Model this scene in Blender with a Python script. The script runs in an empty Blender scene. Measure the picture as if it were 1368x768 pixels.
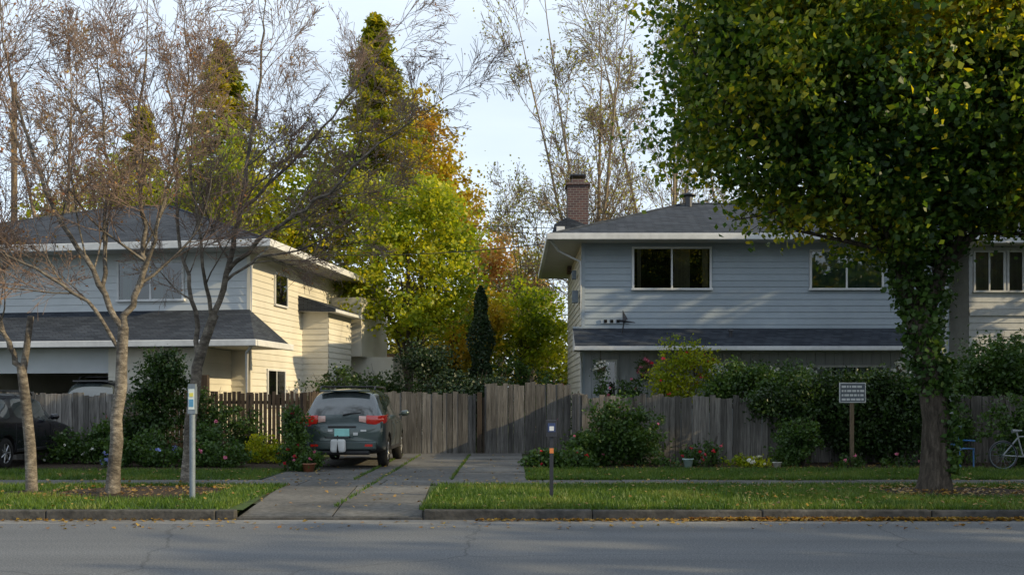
import bpy, bmesh, math, random
import numpy as np
from mathutils import Vector, Matrix
random.seed(11)
rng = np.random.default_rng(11)
scene = bpy.context.scene
COL = scene.collection

# ------------------------------------------------------------------ helpers
def link(o, parent=None):
    COL.objects.link(o)
    if parent is not None:
        o.parent = parent
    return o

def empty(name, loc=(0, 0, 0), rotz=0.0):
    e = bpy.data.objects.new(name, None)
    e.empty_display_size = 0.3
    e.location = loc
    e.rotation_euler = (0, 0, rotz)
    COL.objects.link(e)
    return e

def mesh_np(name, V, F, mats, parent=None, smooth=False, midx=None):
    V = np.asarray(V, dtype=np.float32); F = np.asarray(F, dtype=np.int32)
    me = bpy.data.meshes.new(name)
    me.vertices.add(len(V)); me.vertices.foreach_set('co', V.ravel())
    m, k = F.shape
    me.loops.add(m * k); me.loops.foreach_set('vertex_index', F.ravel())
    me.polygons.add(m)
    me.polygons.foreach_set('loop_start', np.arange(0, m * k, k, dtype=np.int32))
    me.polygons.foreach_set('loop_total', np.full(m, k, dtype=np.int32))
    if smooth:
        me.polygons.foreach_set('use_smooth', np.ones(m, dtype=bool))
    for mt in (mats if isinstance(mats, (list, tuple)) else [mats]):
        me.materials.append(mt)
    if midx is not None:
        me.polygons.foreach_set('material_index', np.asarray(midx, dtype=np.int32))
    me.update(calc_edges=True)
    return link(bpy.data.objects.new(name, me), parent)

def mesh_py(name, V, F, mats, parent=None, smooth=False, midx=None, bevel=0):
    me = bpy.data.meshes.new(name)
    me.from_pydata([tuple(v) for v in V], [], F)
    for mt in (mats if isinstance(mats, (list, tuple)) else [mats]):
        me.materials.append(mt)
    if midx is not None:
        for p, i in zip(me.polygons, midx): p.material_index = i
    if smooth:
        for p in me.polygons: p.use_smooth = True
    me.update()
    o = link(bpy.data.objects.new(name, me), parent)
    if bevel > 0:
        b = o.modifiers.new('bevel', 'BEVEL'); b.width = bevel; b.segments = 2; b.limit_method = 'ANGLE'
    return o

class Boxes:
    def __init__(s): s.V = []; s.F = []; s.M = []
    def add(s, x0, x1, y0, y1, z0, z1, m=0):
        b = len(s.V)
        s.V += [(x0,y0,z0),(x1,y0,z0),(x1,y1,z0),(x0,y1,z0),(x0,y0,z1),(x1,y0,z1),(x1,y1,z1),(x0,y1,z1)]
        s.F += [(b,b+3,b+2,b+1),(b+4,b+5,b+6,b+7),(b,b+1,b+5,b+4),(b+1,b+2,b+6,b+5),(b+2,b+3,b+7,b+6),(b+3,b,b+4,b+7)]
        s.M += [m]*6
    def build(s, name, mats, parent=None, bevel=0):
        return mesh_py(name, s.V, s.F, mats, parent, midx=s.M, bevel=bevel)

def box(name, x0, x1, y0, y1, z0, z1, mat, parent=None, bevel=0):
    b = Boxes(); b.add(x0, x1, y0, y1, z0, z1); return b.build(name, [mat], parent, bevel)

class Tubes:
    def __init__(s, twig=False): s.V = []; s.F = []; s.n = 0; s.tw = Tubes() if twig else None
    def add(s, pts, rad, sides=5):
        pts = np.asarray(pts, float); rad = np.asarray(rad, float)
        n = len(pts)
        t = np.gradient(pts, axis=0); t /= (np.linalg.norm(t, axis=1, keepdims=True) + 1e-9)
        ref = np.array([0.31, 0.87, 0.13]) if abs(t[0, 2]) > .6 else np.array([0, 0, 1.0])
        a = np.cross(t, ref); a /= (np.linalg.norm(a, axis=1, keepdims=True) + 1e-9)
        b = np.cross(t, a)
        th = np.linspace(0, 2*np.pi, sides, endpoint=False)
        ring = pts[:, None, :] + rad[:, None, None]*(np.cos(th)[None, :, None]*a[:, None, :] + np.sin(th)[None, :, None]*b[:, None, :])
        s.V.append(ring.reshape(-1, 3))
        i = np.arange(n-1)[:, None]*sides; j = np.arange(sides)[None, :]; j2 = (j+1) % sides
        f = np.stack([i+j, i+j2, i+sides+j2, i+sides+j], axis=-1).reshape(-1, 4) + s.n
        s.F.append(f); s.n += n*sides
    def build(s, name, mat, parent=None, smooth=True, twigmat=None):
        if s.tw is not None and s.tw.n:
            s.tw.build('twigs', twigmat or mat, parent)
        return mesh_np(name, np.concatenate(s.V), np.concatenate(s.F), mat, parent, smooth)

def unit(v):
    return v/(np.linalg.norm(v)+1e-9)

def grow(tb, p, d, L, r, lvl, o, tips):
    seg = o['seg'][lvl]; n = max(3, int(L/seg)+1)
    pts = [p]; q = p; step = L/(n-1); dd = d
    for i in range(n-1):
        dd = unit(dd + rng.normal(0, o['wander'], 3) + np.array([0, 0, o['up'][lvl]]))
        q = q + dd*step; pts.append(q)
    pts = np.array(pts)
    rad = np.linspace(r, max(r*0.25, o['rmin']), n)
    T = tb.tw if (tb.tw is not None and lvl >= 1) else tb
    T.add(pts, rad, 6 if r > .04 else (4 if r > .012 else 3))
    if lvl >= o['leaflvl']:
        tips.append(pts[1:])
    if lvl < len(o['kids']):
        k = o['kids'][lvl]
        k = int(k*(0.7+0.6*rng.random()))
        for c in range(k):
            t = 0.2+0.78*(c+rng.random())/max(k, 1)
            idx = min(int(t*(n-1)), n-2); fr = t*(n-1)-idx
            pp = pts[idx]*(1-fr)+pts[idx+1]*fr
            base = unit(pts[idx+1]-pts[idx])
            ax = unit(np.cross(base, rng.normal(0, 1, 3)))
            ang = math.radians(rng.uniform(*o['angle']))
            nd = unit(base*math.cos(ang)+ax*math.sin(ang))
            grow(tb, pp, nd, L*o['ratio']*(1.15-0.6*t)*(0.7+.6*rng.random()), max(rad[idx]*o['rr'], o['rmin']), lvl+1, o, tips)

def limb(tb, pts, r0, r1, o, tips, kids, klen, tmin=0.25, spawn_up=0.15, jitter=0.04, sides=9, end=True):
    pts = np.array(pts, float)
    n = len(pts); T = np.linspace(0, n-1, (n-1)*5+1)
    res = []
    for t in T:
        i = min(int(t), n-2); f = t-i
        p0 = pts[max(i-1, 0)]; p1 = pts[i]; p2 = pts[i+1]; p3 = pts[min(i+2, n-1)]
        res.append(0.5*((2*p1)+(-p0+p2)*f+(2*p0-5*p1+4*p2-p3)*f*f+(-p0+3*p1-3*p2+p3)*f**3))
    res = np.array(res); res[1:-1] += rng.normal(0, jitter*0.6, (len(res)-2, 3))
    m = len(res); rad = np.linspace(r0, r1, m)*(1+rng.normal(0, .05, m))
    tb.add(res, rad, sides)
    for c in range(kids):
        t = tmin+(1-tmin)*(c+rng.random())/kids
        idx = min(int(t*(m-1)), m-2)
        base = unit(res[idx+1]-res[idx])
        ax = unit(np.cross(base, rng.normal(0, 1, 3)))
        ang = math.radians(rng.uniform(*o['angle']))
        nd = unit(base*math.cos(ang)+ax*math.sin(ang)+np.array([0, 0, spawn_up]))
        grow(tb, res[idx], nd, klen*(1.1-0.5*t)*(0.7+.6*rng.random()), max(rad[idx]*.5, o['rmin']*1.5), 0, o, tips)
    if end:
        grow(tb, res[-1], unit(res[-1]-res[-3]), klen, r1*.9, 0, o, tips)

# ---------- leaves
def leaf_arrays(P, size, flat=0.0, wide=0.5, jit=0.35):
    n = len(P)
    nr = rng.normal(0, 1, (n, 3)); nr[:, 2] += flat*np.sign(nr[:, 2])
    nr /= np.linalg.norm(nr, axis=1, keepdims=True)+1e-9
    t = np.cross(nr, rng.normal(0, 1, (n, 3))); t /= np.linalg.norm(t, axis=1, keepdims=True)+1e-9
    b = np.cross(nr, t)
    s = size*(1-jit+2*jit*rng.random((n, 1)))*0.5
    fold = nr*s*0.25
    V = np.stack([P+t*s, P+b*s*wide*1.3+t*s*.1+fold, P-t*s, P-b*s*wide*1.3+t*s*.1+fold], axis=1).reshape(-1, 3)
    F = np.arange(n*4).reshape(n, 4)
    return V, F

def leaf_obj(name, P, size, mat, parent=None, flat=0.0, wide=0.5, jit=.35):
    V, F = leaf_arrays(np.asarray(P), size, flat, wide, jit)
    return mesh_np(name, V, F, mat, parent)

def crown(ells, nclump, per, cr, shell=0.5, flatten=0.7, zmin=None):
    E = np.array(ells, float)
    w = (E[:, 3]*E[:, 5]+E[:, 3]*E[:, 4]); w /= w.sum()
    idx = rng.choice(len(E), nclump, p=w)
    d = rng.normal(0, 1, (nclump, 3)); d /= np.linalg.norm(d, axis=1, keepdims=True)
    r = 1-shell*rng.random((nclump, 1))**1.4
    r *= 1+rng.normal(0, .08, (nclump, 1))
    C = E[idx, :3]+d*r*E[idx, 3:]
    k = per
    P = np.repeat(C, k, axis=0)
    sc = np.repeat(cr*(0.5+rng.random((nclump, 1))), k, axis=0)
    off = rng.normal(0, 1, (nclump*k, 3)); off[:, 2] *= flatten
    P = P+off*sc*0.55
    if zmin is not None:
        P = P[P[:, 2] > zmin]
    return P

def tip_leaves(tips, per, spread):
    T = np.concatenate(tips)
    P = np.repeat(T, int(per), axis=0) if per >= 1 else T[rng.random(len(T)) < per]
    return P+rng.normal(0, spread, P.shape)

# ------------------------------------------------------------------ materials
def nodes(name):
    m = bpy.data.materials.new(name); m.use_nodes = True
    nt = m.node_tree; nt.nodes.clear()
    out = nt.nodes.new('ShaderNodeOutputMaterial')
    return m, nt, out

def ramp(nt, cols, pos=None):
    r = nt.nodes.new('ShaderNodeValToRGB')
    n = len(cols)
    pos = pos or [i/(n-1) for i in range(n)]
    while len(r.color_ramp.elements) < n: r.color_ramp.elements.new(.5)
    for e, c, p in zip(r.color_ramp.elements, cols, pos):
        e.position = p; e.color = (*c, 1)
    return r

def pmat(name, cols, scale=4, detail=6, rough=.8, bump=.2, bscale=None, stretch=(1, 1, 1), island=0.0, metallic=0, spec=.3, pos=None, bdist=.02, coat=0, big=None):
    m, nt, out = nodes(name)
    N = nt.nodes.new; L = nt.links.new
    tc = N('ShaderNodeTexCoord'); mp = N('ShaderNodeMapping'); mp.inputs['Scale'].default_value = stretch
    L(tc.outputs['Object'], mp.inputs['Vector'])
    nz = N('ShaderNodeTexNoise'); nz.inputs['Scale'].default_value = scale; nz.inputs['Detail'].default_value = detail; nz.inputs['Roughness'].default_value = .65
    L(mp.outputs[0], nz.inputs['Vector'])
    if pos is None:
        pos = [0.3+0.4*i/(len(cols)-1) for i in range(len(cols))]
    r = ramp(nt, cols, pos); L(nz.outputs['Fac'], r.inputs[0])
    col = r.outputs[0]
    if island > 0:
        g = N('ShaderNodeNewGeometry'); mr = N('ShaderNodeMapRange')
        mr.inputs['To Min'].default_value = 1-island; mr.inputs['To Max'].default_value = 1+island*.6
        L(g.outputs['Random Per Island'], mr.inputs['Value'])
        vm = N('ShaderNodeVectorMath'); vm.operation = 'SCALE'
        L(col, vm.inputs[0]); L(mr.outputs[0], vm.inputs['Scale']); col = vm.outputs[0]
    if big:
        n2 = N('ShaderNodeTexNoise'); n2.inputs['Scale'].default_value = big[0]; n2.inputs['Detail'].default_value = 3
        L(tc.outputs['Object'], n2.inputs['Vector'])
        mr2 = N('ShaderNodeMapRange'); mr2.inputs['From Min'].default_value = .3; mr2.inputs['From Max'].default_value = .7
        mr2.inputs['To Min'].default_value = big[1]; mr2.inputs['To Max'].default_value = big[2]
        L(n2.outputs['Fac'], mr2.inputs['Value'])
        vm = N('ShaderNodeVectorMath'); vm.operation = 'SCALE'
        L(col, vm.inputs[0]); L(mr2.outputs[0], vm.inputs['Scale']); col = vm.outputs[0]
    bs = N('ShaderNodeBsdfPrincipled')
    L(col, bs.inputs['Base Color'])
    bs.inputs['Roughness'].default_value = rough; bs.inputs['Metallic'].default_value = metallic
    bs.inputs['Specular IOR Level'].default_value = spec
    bs.inputs['Coat Weight'].default_value = coat
    if bump > 0:
        nb = N('ShaderNodeTexNoise'); nb.inputs['Scale'].default_value = bscale or scale*3; nb.inputs['Detail'].default_value = 5
        L(mp.outputs[0], nb.inputs['Vector'])
        bp = N('ShaderNodeBump'); bp.inputs['Strength'].default_value = bump; bp.inputs['Distance'].default_value = bdist
        L(nb.outputs['Fac'], bp.inputs['Height']); L(bp.outputs[0], bs.inputs['Normal'])
    L(bs.outputs[0], out.inputs[0])
    return m

def leafmat(name, cols, trans=.4, nscale=.5, gain=1.5, rough=.45):
    m, nt, out = nodes(name); N = nt.nodes.new; L = nt.links.new
    g = N('ShaderNodeNewGeometry'); tc = N('ShaderNodeTexCoord'); nz = N('ShaderNodeTexNoise')
    nz.inputs['Scale'].default_value = nscale; nz.inputs['Detail'].default_value = 3
    L(tc.outputs['Object'], nz.inputs['Vector'])
    a = N('ShaderNodeMath'); a.operation = 'MULTIPLY_ADD'; a.inputs[1].default_value = 1.6; a.inputs[2].default_value = -.55
    L(nz.outputs['Fac'], a.inputs[0])
    b = N('ShaderNodeMath'); b.operation = 'MULTIPLY_ADD'; b.inputs[1].default_value = .5
    L(g.outputs['Random Per Island'], b.inputs[0]); L(a.outputs[0], b.inputs[2]); b.use_clamp = True
    r = ramp(nt, cols); L(b.outputs[0], r.inputs[0])
    df = N('ShaderNodeBsdfPrincipled'); df.inputs['Roughness'].default_value = rough; df.inputs['Specular IOR Level'].default_value = .35
    tr = N('ShaderNodeBsdfTranslucent')
    vm = N('ShaderNodeVectorMath'); vm.operation = 'MULTIPLY'; vm.inputs[1].default_value = (gain*1.1, gain, gain*.45)
    L(r.outputs[0], vm.inputs[0]); L(vm.outputs[0], tr.inputs[0]); L(r.outputs[0], df.inputs['Base Color'])
    mx = N('ShaderNodeMixShader'); mx.inputs[0].default_value = trans
    L(df.outputs[0], mx.inputs[1]); L(tr.outputs[0], mx.inputs[2]); L(mx.outputs[0], out.inputs[0])
    return m

def plain(name, col, rough=.5, metallic=0, spec=.5, coat=0, var=.12, sc=6):
    c2 = tuple(min(1, c*(1+var)) for c in col); c1 = tuple(c*(1-var) for c in col)
    return pmat(name, [c1, c2], scale=sc, rough=rough, metallic=metallic, spec=spec, bump=0, coat=coat)

def glassmat(name, tint=(0.6, .65, .65), refl=1.5, dark=.9):
    m, nt, out = nodes(name); N = nt.nodes.new; L = nt.links.new
    fr = N('ShaderNodeFresnel'); fr.inputs['IOR'].default_value = 1.5+refl*.3
    gl = N('ShaderNodeBsdfGlossy'); gl.inputs['Roughness'].default_value = .02; gl.inputs['Color'].default_value = (.9, .93, .95, 1)
    nz = N('ShaderNodeTexNoise'); nz.inputs['Scale'].default_value = 1.3
    bp = N('ShaderNodeBump'); bp.inputs['Strength'].default_value = .05; L(nz.outputs['Fac'], bp.inputs['Height']); L(bp.outputs[0], gl.inputs['Normal'])
    tr = N('ShaderNodeBsdfTransparent'); tr.inputs['Color'].default_value = (*[t*dark for t in tint], 1)
    mx = N('ShaderNodeMixShader'); L(fr.outputs[0], mx.inputs[0]); L(tr.outputs[0], mx.inputs[1]); L(gl.outputs[0], mx.inputs[2])
    L(mx.outputs[0], out.inputs[0])
    return m

def shinglemat(name, c1, c2):
    m, nt, out = nodes(name); N = nt.nodes.new; L = nt.links.new
    tc = N('ShaderNodeTexCoord'); sp = N('ShaderNodeSeparateXYZ'); L(tc.outputs['Object'], sp.inputs[0])
    ad = N('ShaderNodeMath'); ad.operation = 'ADD'; L(sp.outputs[0], ad.inputs[0]); L(sp.outputs[1], ad.inputs[1])
    mu = N('ShaderNodeMath'); mu.operation = 'MULTIPLY'; mu.inputs[1].default_value = 2.6; L(sp.outputs[2], mu.inputs[0])
    cb = N('ShaderNodeCombineXYZ'); L(ad.outputs[0], cb.inputs[0]); L(mu.outputs[0], cb.inputs[1])
    bk = N('ShaderNodeTexBrick'); bk.inputs['Scale'].default_value = 1; bk.inputs['Brick Width'].default_value = .30; bk.inputs['Row Height'].default_value = .14
    bk.inputs['Mortar Size'].default_value = .008; bk.inputs['Color1'].default_value = (*c1, 1); bk.inputs['Color2'].default_value = (*c2, 1); bk.inputs['Mortar'].default_value = (*[c*.45 for c in c1], 1)
    L(cb.outputs[0], bk.inputs['Vector'])
    nz = N('ShaderNodeTexNoise'); nz.inputs['Scale'].default_value = 1.2; nz.inputs['Detail'].default_value = 6; L(tc.outputs['Object'], nz.inputs['Vector'])
    mr = N('ShaderNodeMapRange'); mr.inputs['To Min'].default_value = .6; mr.inputs['To Max'].default_value = 1.5; L(nz.outputs['Fac'], mr.inputs['Value'])
    vm = N('ShaderNodeVectorMath'); vm.operation = 'SCALE'; L(bk.outputs['Color'], vm.inputs[0]); L(mr.outputs[0], vm.inputs['Scale'])
    bs = N('ShaderNodeBsdfPrincipled'); bs.inputs['Roughness'].default_value = .9; bs.inputs['Specular IOR Level'].default_value = .15
    L(vm.outputs[0], bs.inputs['Base Color'])
    bp = N('ShaderNodeBump'); bp.inputs['Strength'].default_value = .6; bp.inputs['Distance'].default_value = .02
    L(bk.outputs['Fac'], bp.inputs['Height']); bp.invert = True; L(bp.outputs[0], bs.inputs['Normal'])
    L(bs.outputs[0], out.inputs[0]); return m

def brickmat(name):
    m, nt, out = nodes(name); N = nt.nodes.new; L = nt.links.new
    tc = N('ShaderNodeTexCoord'); sp = N('ShaderNodeSeparateXYZ'); L(tc.outputs['Object'], sp.inputs[0])
    ad = N('ShaderNodeMath'); ad.operation = 'ADD'; L(sp.outputs[0], ad.inputs[0]); L(sp.outputs[1], ad.inputs[1])
    cb = N('ShaderNodeCombineXYZ'); L(ad.outputs[0], cb.inputs[0]); L(sp.outputs[2], cb.inputs[1])
    bk = N('ShaderNodeTexBrick'); bk.inputs['Scale'].default_value = 1; bk.inputs['Brick Width'].default_value = .22; bk.inputs['Row Height'].default_value = .09
    bk.inputs['Mortar Size'].default_value = .012
    bk.inputs['Color1'].default_value = (.11, .055, .05, 1); bk.inputs['Color2'].default_value = (.06, .035, .04, 1); bk.inputs['Mortar'].default_value = (.15, .14, .13, 1)
    L(cb.outputs[0], bk.inputs['Vector'])
    bs = N('ShaderNodeBsdfPrincipled'); bs.inputs['Roughness'].default_value = .9
    L(bk.outputs['Color'], bs.inputs['Base Color'])
    bp = N('ShaderNodeBump'); bp.inputs['Strength'].default_value = .5; bp.inputs['Distance'].default_value = .01; bp.invert = True
    L(bk.outputs['Fac'], bp.inputs['Height']); L(bp.outputs[0], bs.inputs['Normal'])
    L(bs.outputs[0], out.inputs[0]); return m

def asphaltmat():
    m, nt, out = nodes('asphalt'); N = nt.nodes.new; L = nt.links.new
    tc = N('ShaderNodeTexCoord')
    n1 = N('ShaderNodeTexNoise'); n1.inputs['Scale'].default_value = 45; n1.inputs['Detail'].default_value = 6; n1.inputs['Roughness'].default_value = .8
    L(tc.outputs['Object'], n1.inputs['Vector'])
    r1 = ramp(nt, [(.045, .05, .056), (.12, .128, .138), (.27, .275, .285)], [.34, .52, .70]); L(n1.outputs['Fac'], r1.inputs[0])
    mp = N('ShaderNodeMapping'); mp.inputs['Scale'].default_value = (.05, .8, 1); L(tc.outputs['Object'], mp.inputs['Vector'])
    n2 = N('ShaderNodeTexNoise'); n2.inputs['Scale'].default_value = 1.4; n2.inputs['Detail'].default_value = 5; L(mp.outputs[0], n2.inputs['Vector'])
    mr = N('ShaderNodeMapRange'); mr.inputs['From Min'].default_value = .3; mr.inputs['From Max'].default_value = .7; mr.inputs['To Min'].default_value = .78; mr.inputs['To Max'].default_value = 1.2
    L(n2.outputs['Fac'], mr.inputs['Value'])
    vm = N('ShaderNodeVectorMath'); vm.operation = 'SCALE'; L(r1.outputs[0], vm.inputs[0]); L(mr.outputs[0], vm.inputs['Scale'])
    n3 = N('ShaderNodeTexNoise'); n3.inputs['Scale'].default_value = 1.1; L(tc.outputs['Object'], n3.inputs['Vector'])
    mxv = N('ShaderNodeMix'); mxv.data_type = 'VECTOR'; mxv.inputs[0].default_value = .35
    L(tc.outputs['Object'], mxv.inputs[4]); L(n3.outputs['Color'], mxv.inputs[5])
    vo = N('ShaderNodeTexVoronoi'); vo.feature = 'DISTANCE_TO_EDGE'; vo.inputs['Scale'].default_value = .24; L(mxv.outputs[1], vo.inputs['Vector'])
    cr = ramp(nt, [(.65, .65, .65), (1, 1, 1)], [.0, .003]); L(vo.outputs['Distance'], cr.inputs[0])
    v2 = N('ShaderNodeVectorMath'); v2.operation = 'MULTIPLY'; L(vm.outputs[0], v2.inputs[0]); L(cr.outputs[0], v2.inputs[1])
    bs = N('ShaderNodeBsdfPrincipled'); bs.inputs['Roughness'].default_value = .75; bs.inputs['Specular IOR Level'].default_value = .3
    L(v2.outputs[0], bs.inputs['Base Color'])
    bp = N('ShaderNodeBump'); bp.inputs['Strength'].default_value = .7; bp.inputs['Distance'].default_value = .014
    L(n1.outputs['Fac'], bp.inputs['Height']); L(bp.outputs[0], bs.inputs['Normal'])
    L(bs.outputs[0], out.inputs[0]); return m

M = {}
M['asphalt'] = asphaltmat()
M['gutter'] = pmat('gutter_concrete', [(.12, .12, .12), (.2, .2, .195)], scale=9, bump=.3, rough=.85, big=(.8, .7, 1.2))
M['kerb'] = pmat('kerb_concrete', [(.03, .03, .028), (.10, .095, .088)], scale=7, bump=.5, rough=.9, big=(1.2, .6, 1.2))
M['concrete'] = pmat('old_concrete', [(.07, .068, .063), (.155, .15, .14)], scale=12, bump=.3, rough=.88, island=.15, big=(.7, .65, 1.25))
M['joint'] = pmat('joint_dirt', [(.02, .02, .012), (.05, .06, .02)], scale=8)
M['lawn'] = pmat('lawn_soil', [(.018, .035, .008), (.04, .07, .014), (.06, .09, .02)], scale=10, bump=.8, rough=.95, big=(.6, .6, 1.3))
M['soil'] = pmat('soil_mulch', [(.018, .012, .008), (.045, .03, .018), (.08, .055, .03)], scale=16, bump=1, rough=.95, bdist=.05)
M['ground'] = pmat('ground', [(.03, .045, .012), (.06, .075, .025)], scale=2, bump=.3, rough=.95)
M['grass'] = leafmat('grass_blades', [(.028, .062, .008), (.055, .115, .014), (.10, .165, .022), (.17, .19, .05)], trans=.3, nscale=.9, gain=1.2)
M['fallen'] = leafmat('fallen_leaves', [(.12, .05, .012), (.25, .12, .02), (.3, .2, .03), (.1, .045, .02)], trans=.15, nscale=3)
M['siding_blue'] = pmat('siding_bluegrey', [(.28, .33, .38), (.33, .38, .43)], scale=1.5, bump=.1, rough=.55, bscale=30, island=.05, big=(.35, .9, 1.08))
M['siding_cream'] = pmat('siding_cream', [(.58, .55, .47), (.66, .63, .55)], scale=1.5, bump=.1, rough=.6, bscale=30, island=.05, big=(.5, .85, 1.08))
M['siding_white'] = pmat('siding_white', [(.45, .48, .50), (.51, .54, .56)], scale=1.5, bump=.1, rough=.6, bscale=30, island=.05, big=(.4, .88, 1.08))
M['panel'] = pmat('vertical_panel', [(.30, .32, .34), (.37, .39, .41)], scale=3, bump=.1, rough=.6, stretch=(3, 3, .4))
M['trim'] = pmat('white_trim', [(.52, .53, .54), (.64, .65, .66)], scale=5, bump=.05, rough=.5, big=(.8, .82, 1.05))
M['soffit'] = pmat('soffit', [(.42, .42, .40), (.48, .48, .46)], scale=3, bump=.05, rough=.7)
M['shingle'] = shinglemat('roof_shingle', (.026, .032, .043), (.048, .056, .070))
M['brick'] = brickmat('chimney_brick')
M['dark'] = plain('dark_interior', (.012, .012, .013), rough=.9, spec=.1)
M['curtain'] = pmat('curtain', [(.26, .21, .15), (.42, .36, .28)], scale=14, stretch=(1, 1, .05), rough=.9, bump=.2)
M['blind'] = pmat('blind', [(.12, .18, .17), (.2, .27, .25)], scale=12, stretch=(1, 1, .05), rough=.8, bump=0)
M['glass'] = glassmat('window_glass')
M['fence'] = pmat('weathered_fence', [(.07, .066, .062), (.145, .137, .127), (.235, .224, .208)], scale=6, stretch=(5, 5, .35), bump=.5, rough=.9, island=.45, bdist=.01, big=(.5, .55, 1.2))
M['fence_dark'] = pmat('dark_fence', [(.03, .022, .017), (.07, .053, .04)], scale=6, stretch=(5, 5, .35), bump=.5, rough=.9, island=.35, bdist=.01)
M['bark'] = pmat('bark_grey', [(.022, .018, .014), (.06, .049, .038), (.12, .10, .08)], scale=9, stretch=(1.5, 1.5, .35), bump=1, rough=.95, bdist=.06)
M['bark_light'] = pmat('bark_light', [(.06, .052, .044), (.15, .13, .108), (.30, .27, .225)], scale=9, stretch=(1, 1, 2.0), bump=.8, rough=.9, bdist=.035, big=(1.6, .45, 1.25))
M['twig'] = pmat('twig_bark', [(.16, .125, .09), (.28, .22, .16)], scale=6, bump=0, rough=.9)
M['redtwig'] = pmat('twig_red', [(.15, .105, .085), (.27, .195, .155)], scale=3, bump=0, rough=.8)
M['wood'] = pmat('post_wood', [(.10, .075, .05), (.2, .15, .1)], scale=6, stretch=(4, 4, .4), bump=.4, rough=.9)
M['steel'] = pmat('galvanised', [(.13, .165, .205), (.20, .24, .285)], scale=15, bump=.05, rough=.55, metallic=.2, spec=.4)
M['blackmetal'] = plain('black_metal', (.02, .022, .03), rough=.4)
M['wire'] = plain('wire_black', (.015, .015, .015), rough=.6)
M['L_big'] = leafmat('leaf_street_tree', [(.012, .038, .008), (.026, .068, .011), (.055, .11, .014), (.16, .20, .018), (.42, .34, .02)], trans=.45, nscale=.5, gain=1.9)
M['L_bigtop'] = leafmat('leaf_street_tree_upper', [(.03, .075, .010), (.09, .15, .012), (.26, .28, .016), (.50, .42, .02), (.62, .50, .03)], trans=.5, nscale=.6, gain=1.8)  # yellow stands in for sunlight on the upper crown
M['L_ivy'] = leafmat('leaf_ivy', [(.016, .04, .008), (.035, .08, .014), (.07, .125, .02)], trans=.25, nscale=2)
M['L_hedge'] = leafmat('leaf_hedge', [(.012, .03, .008), (.028, .062, .014), (.055, .10, .022)], trans=.3, nscale=1.5)
M['L_bush'] = leafmat('leaf_bush', [(.018, .045, .01), (.045, .095, .02), (.085, .15, .025)], trans=.3, nscale=2)
M['L_yg'] = leafmat('leaf_yellowgreen', [(.07, .12, .01), (.17, .24, .014), (.35, .37, .02), (.54, .46, .025)], trans=.5, nscale=.4, gain=1.6)
M['L_gold'] = leafmat('leaf_gold', [(.16, .18, .015), (.36, .31, .03), (.50, .35, .035), (.50, .27, .05)], trans=.5, nscale=.4, gain=1.4)
M['L_orange'] = leafmat('leaf_orange', [(.26, .15, .05), (.46, .28, .11), (.50, .38, .14), (.34, .28, .10)], trans=.45, nscale=.5, gain=1.5)
M['L_conifer'] = leafmat('leaf_conifer', [(.05, .09, .012), (.14, .18, .018), (.30, .29, .022), (.48, .38, .03)], trans=.45, nscale=.6, gain=1.6)
M['L_cypress'] = leafmat('leaf_cypress', [(.008, .022, .008), (.018, .04, .014), (.035, .06, .02)], trans=.15, nscale=2)
M['L_far'] = leafmat('leaf_far', [(.04, .06, .012), (.11, .13, .02), (.22, .2, .025), (.36, .24, .035)], trans=.4, nscale=.15)
M['L_bud'] = leafmat('leaf_redbud', [(.16, .06, .04), (.26, .11, .05), (.3, .18, .06), (.2, .18, .05)], trans=.4, nscale=1)
M['L_pale'] = leafmat('leaf_pale', [(.16, .2, .05), (.28, .3, .08), (.36, .34, .09)], trans=.5, nscale=.6)
def flowermat(n, c): return leafmat(n, [tuple(v*.6 for v in c), c, c], trans=.25, nscale=5, gain=1)
M['F_red'] = flowermat('flower_red', (.6, .03, .06)); M['F_pink'] = flowermat('flower_pink', (.7, .2, .34))
M['F_white'] = flowermat('flower_white', (.75, .75, .72)); M['F_blue'] = flowermat('flower_blue', (.25, .3, .7)); M['F_yellow'] = flowermat('flower_yellow', (.7, .5, .05))

# ------------------------------------------------------------------ ground
G = 0.12
V = [(-400, -300, -.012), (400, -300, -.012), (400, 15.3, -.012), (-400, 15.3, -.012), (400, 15.3, G-.02), (-400, 15.3, G-.02), (400, 900, G-.02), (-400, 900, G-.02)]
mesh_py('ground', V, [(0, 1, 2, 3), (3, 2, 4, 5), (5, 4, 6, 7)], M['ground'])
def sheet(name, x0, x1, y0, y1, z, mat): return mesh_py(name, [(x0, y0, z), (x1, y0, z), (x1, y1, z), (x0, y1, z)], [(0, 1, 2, 3)], mat)
sheet('road', -150, 150, 2.0, 13.62, 0.0, M['asphalt'])
sheet('road_gutter', -150, 150, 13.62, 14.085, -0.004, M['gutter'])
kbx = Boxes()
def kerbrun(a, b, step=2.4):
    x = a
    while x < b-.01:
        e_ = min(x+step, b); kbx.add(x+.004, e_-.004, 14.085+rng.normal(0, .004), 14.24, -.05, G+.012+rng.normal(0, .003)); x = e_
kerbrun(-45, -3.92); kerbrun(-1.26, 45)
kbx.add(-3.915, -1.265, 14.085, 14.24, -.05, .028)
kbx.build('kerb', [M['kerb']], bevel=.02)
def turf(name, poly, z, mat):
    return mesh_py(name, [(x, y, z) for x, y in poly], [tuple(range(len(poly)))], mat)
turf('grass_verge', [(-1.28, 14.24), (60, 14.24), (60, 18.25), (-1.5, 18.25)], G, M['lawn'])
turf('grass_verge', [(-60, 14.24), (-3.85, 14.24), (-4.25, 18.25), (-60, 18.25)], G, M['lawn'])
turf('lawn', [(.3, 19.5), (60, 19.5), (60, 22.4), (.3, 22.4)], G, M['lawn'])
turf('lawn', [(-60, 19.5), (-5.0, 19.5), (-4.9, 22.0), (-60, 22.0)], G, M['lawn'])
sheet('garden_bed', .3, 40, 22.4, 27, G-.004, M['soil'])
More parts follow.
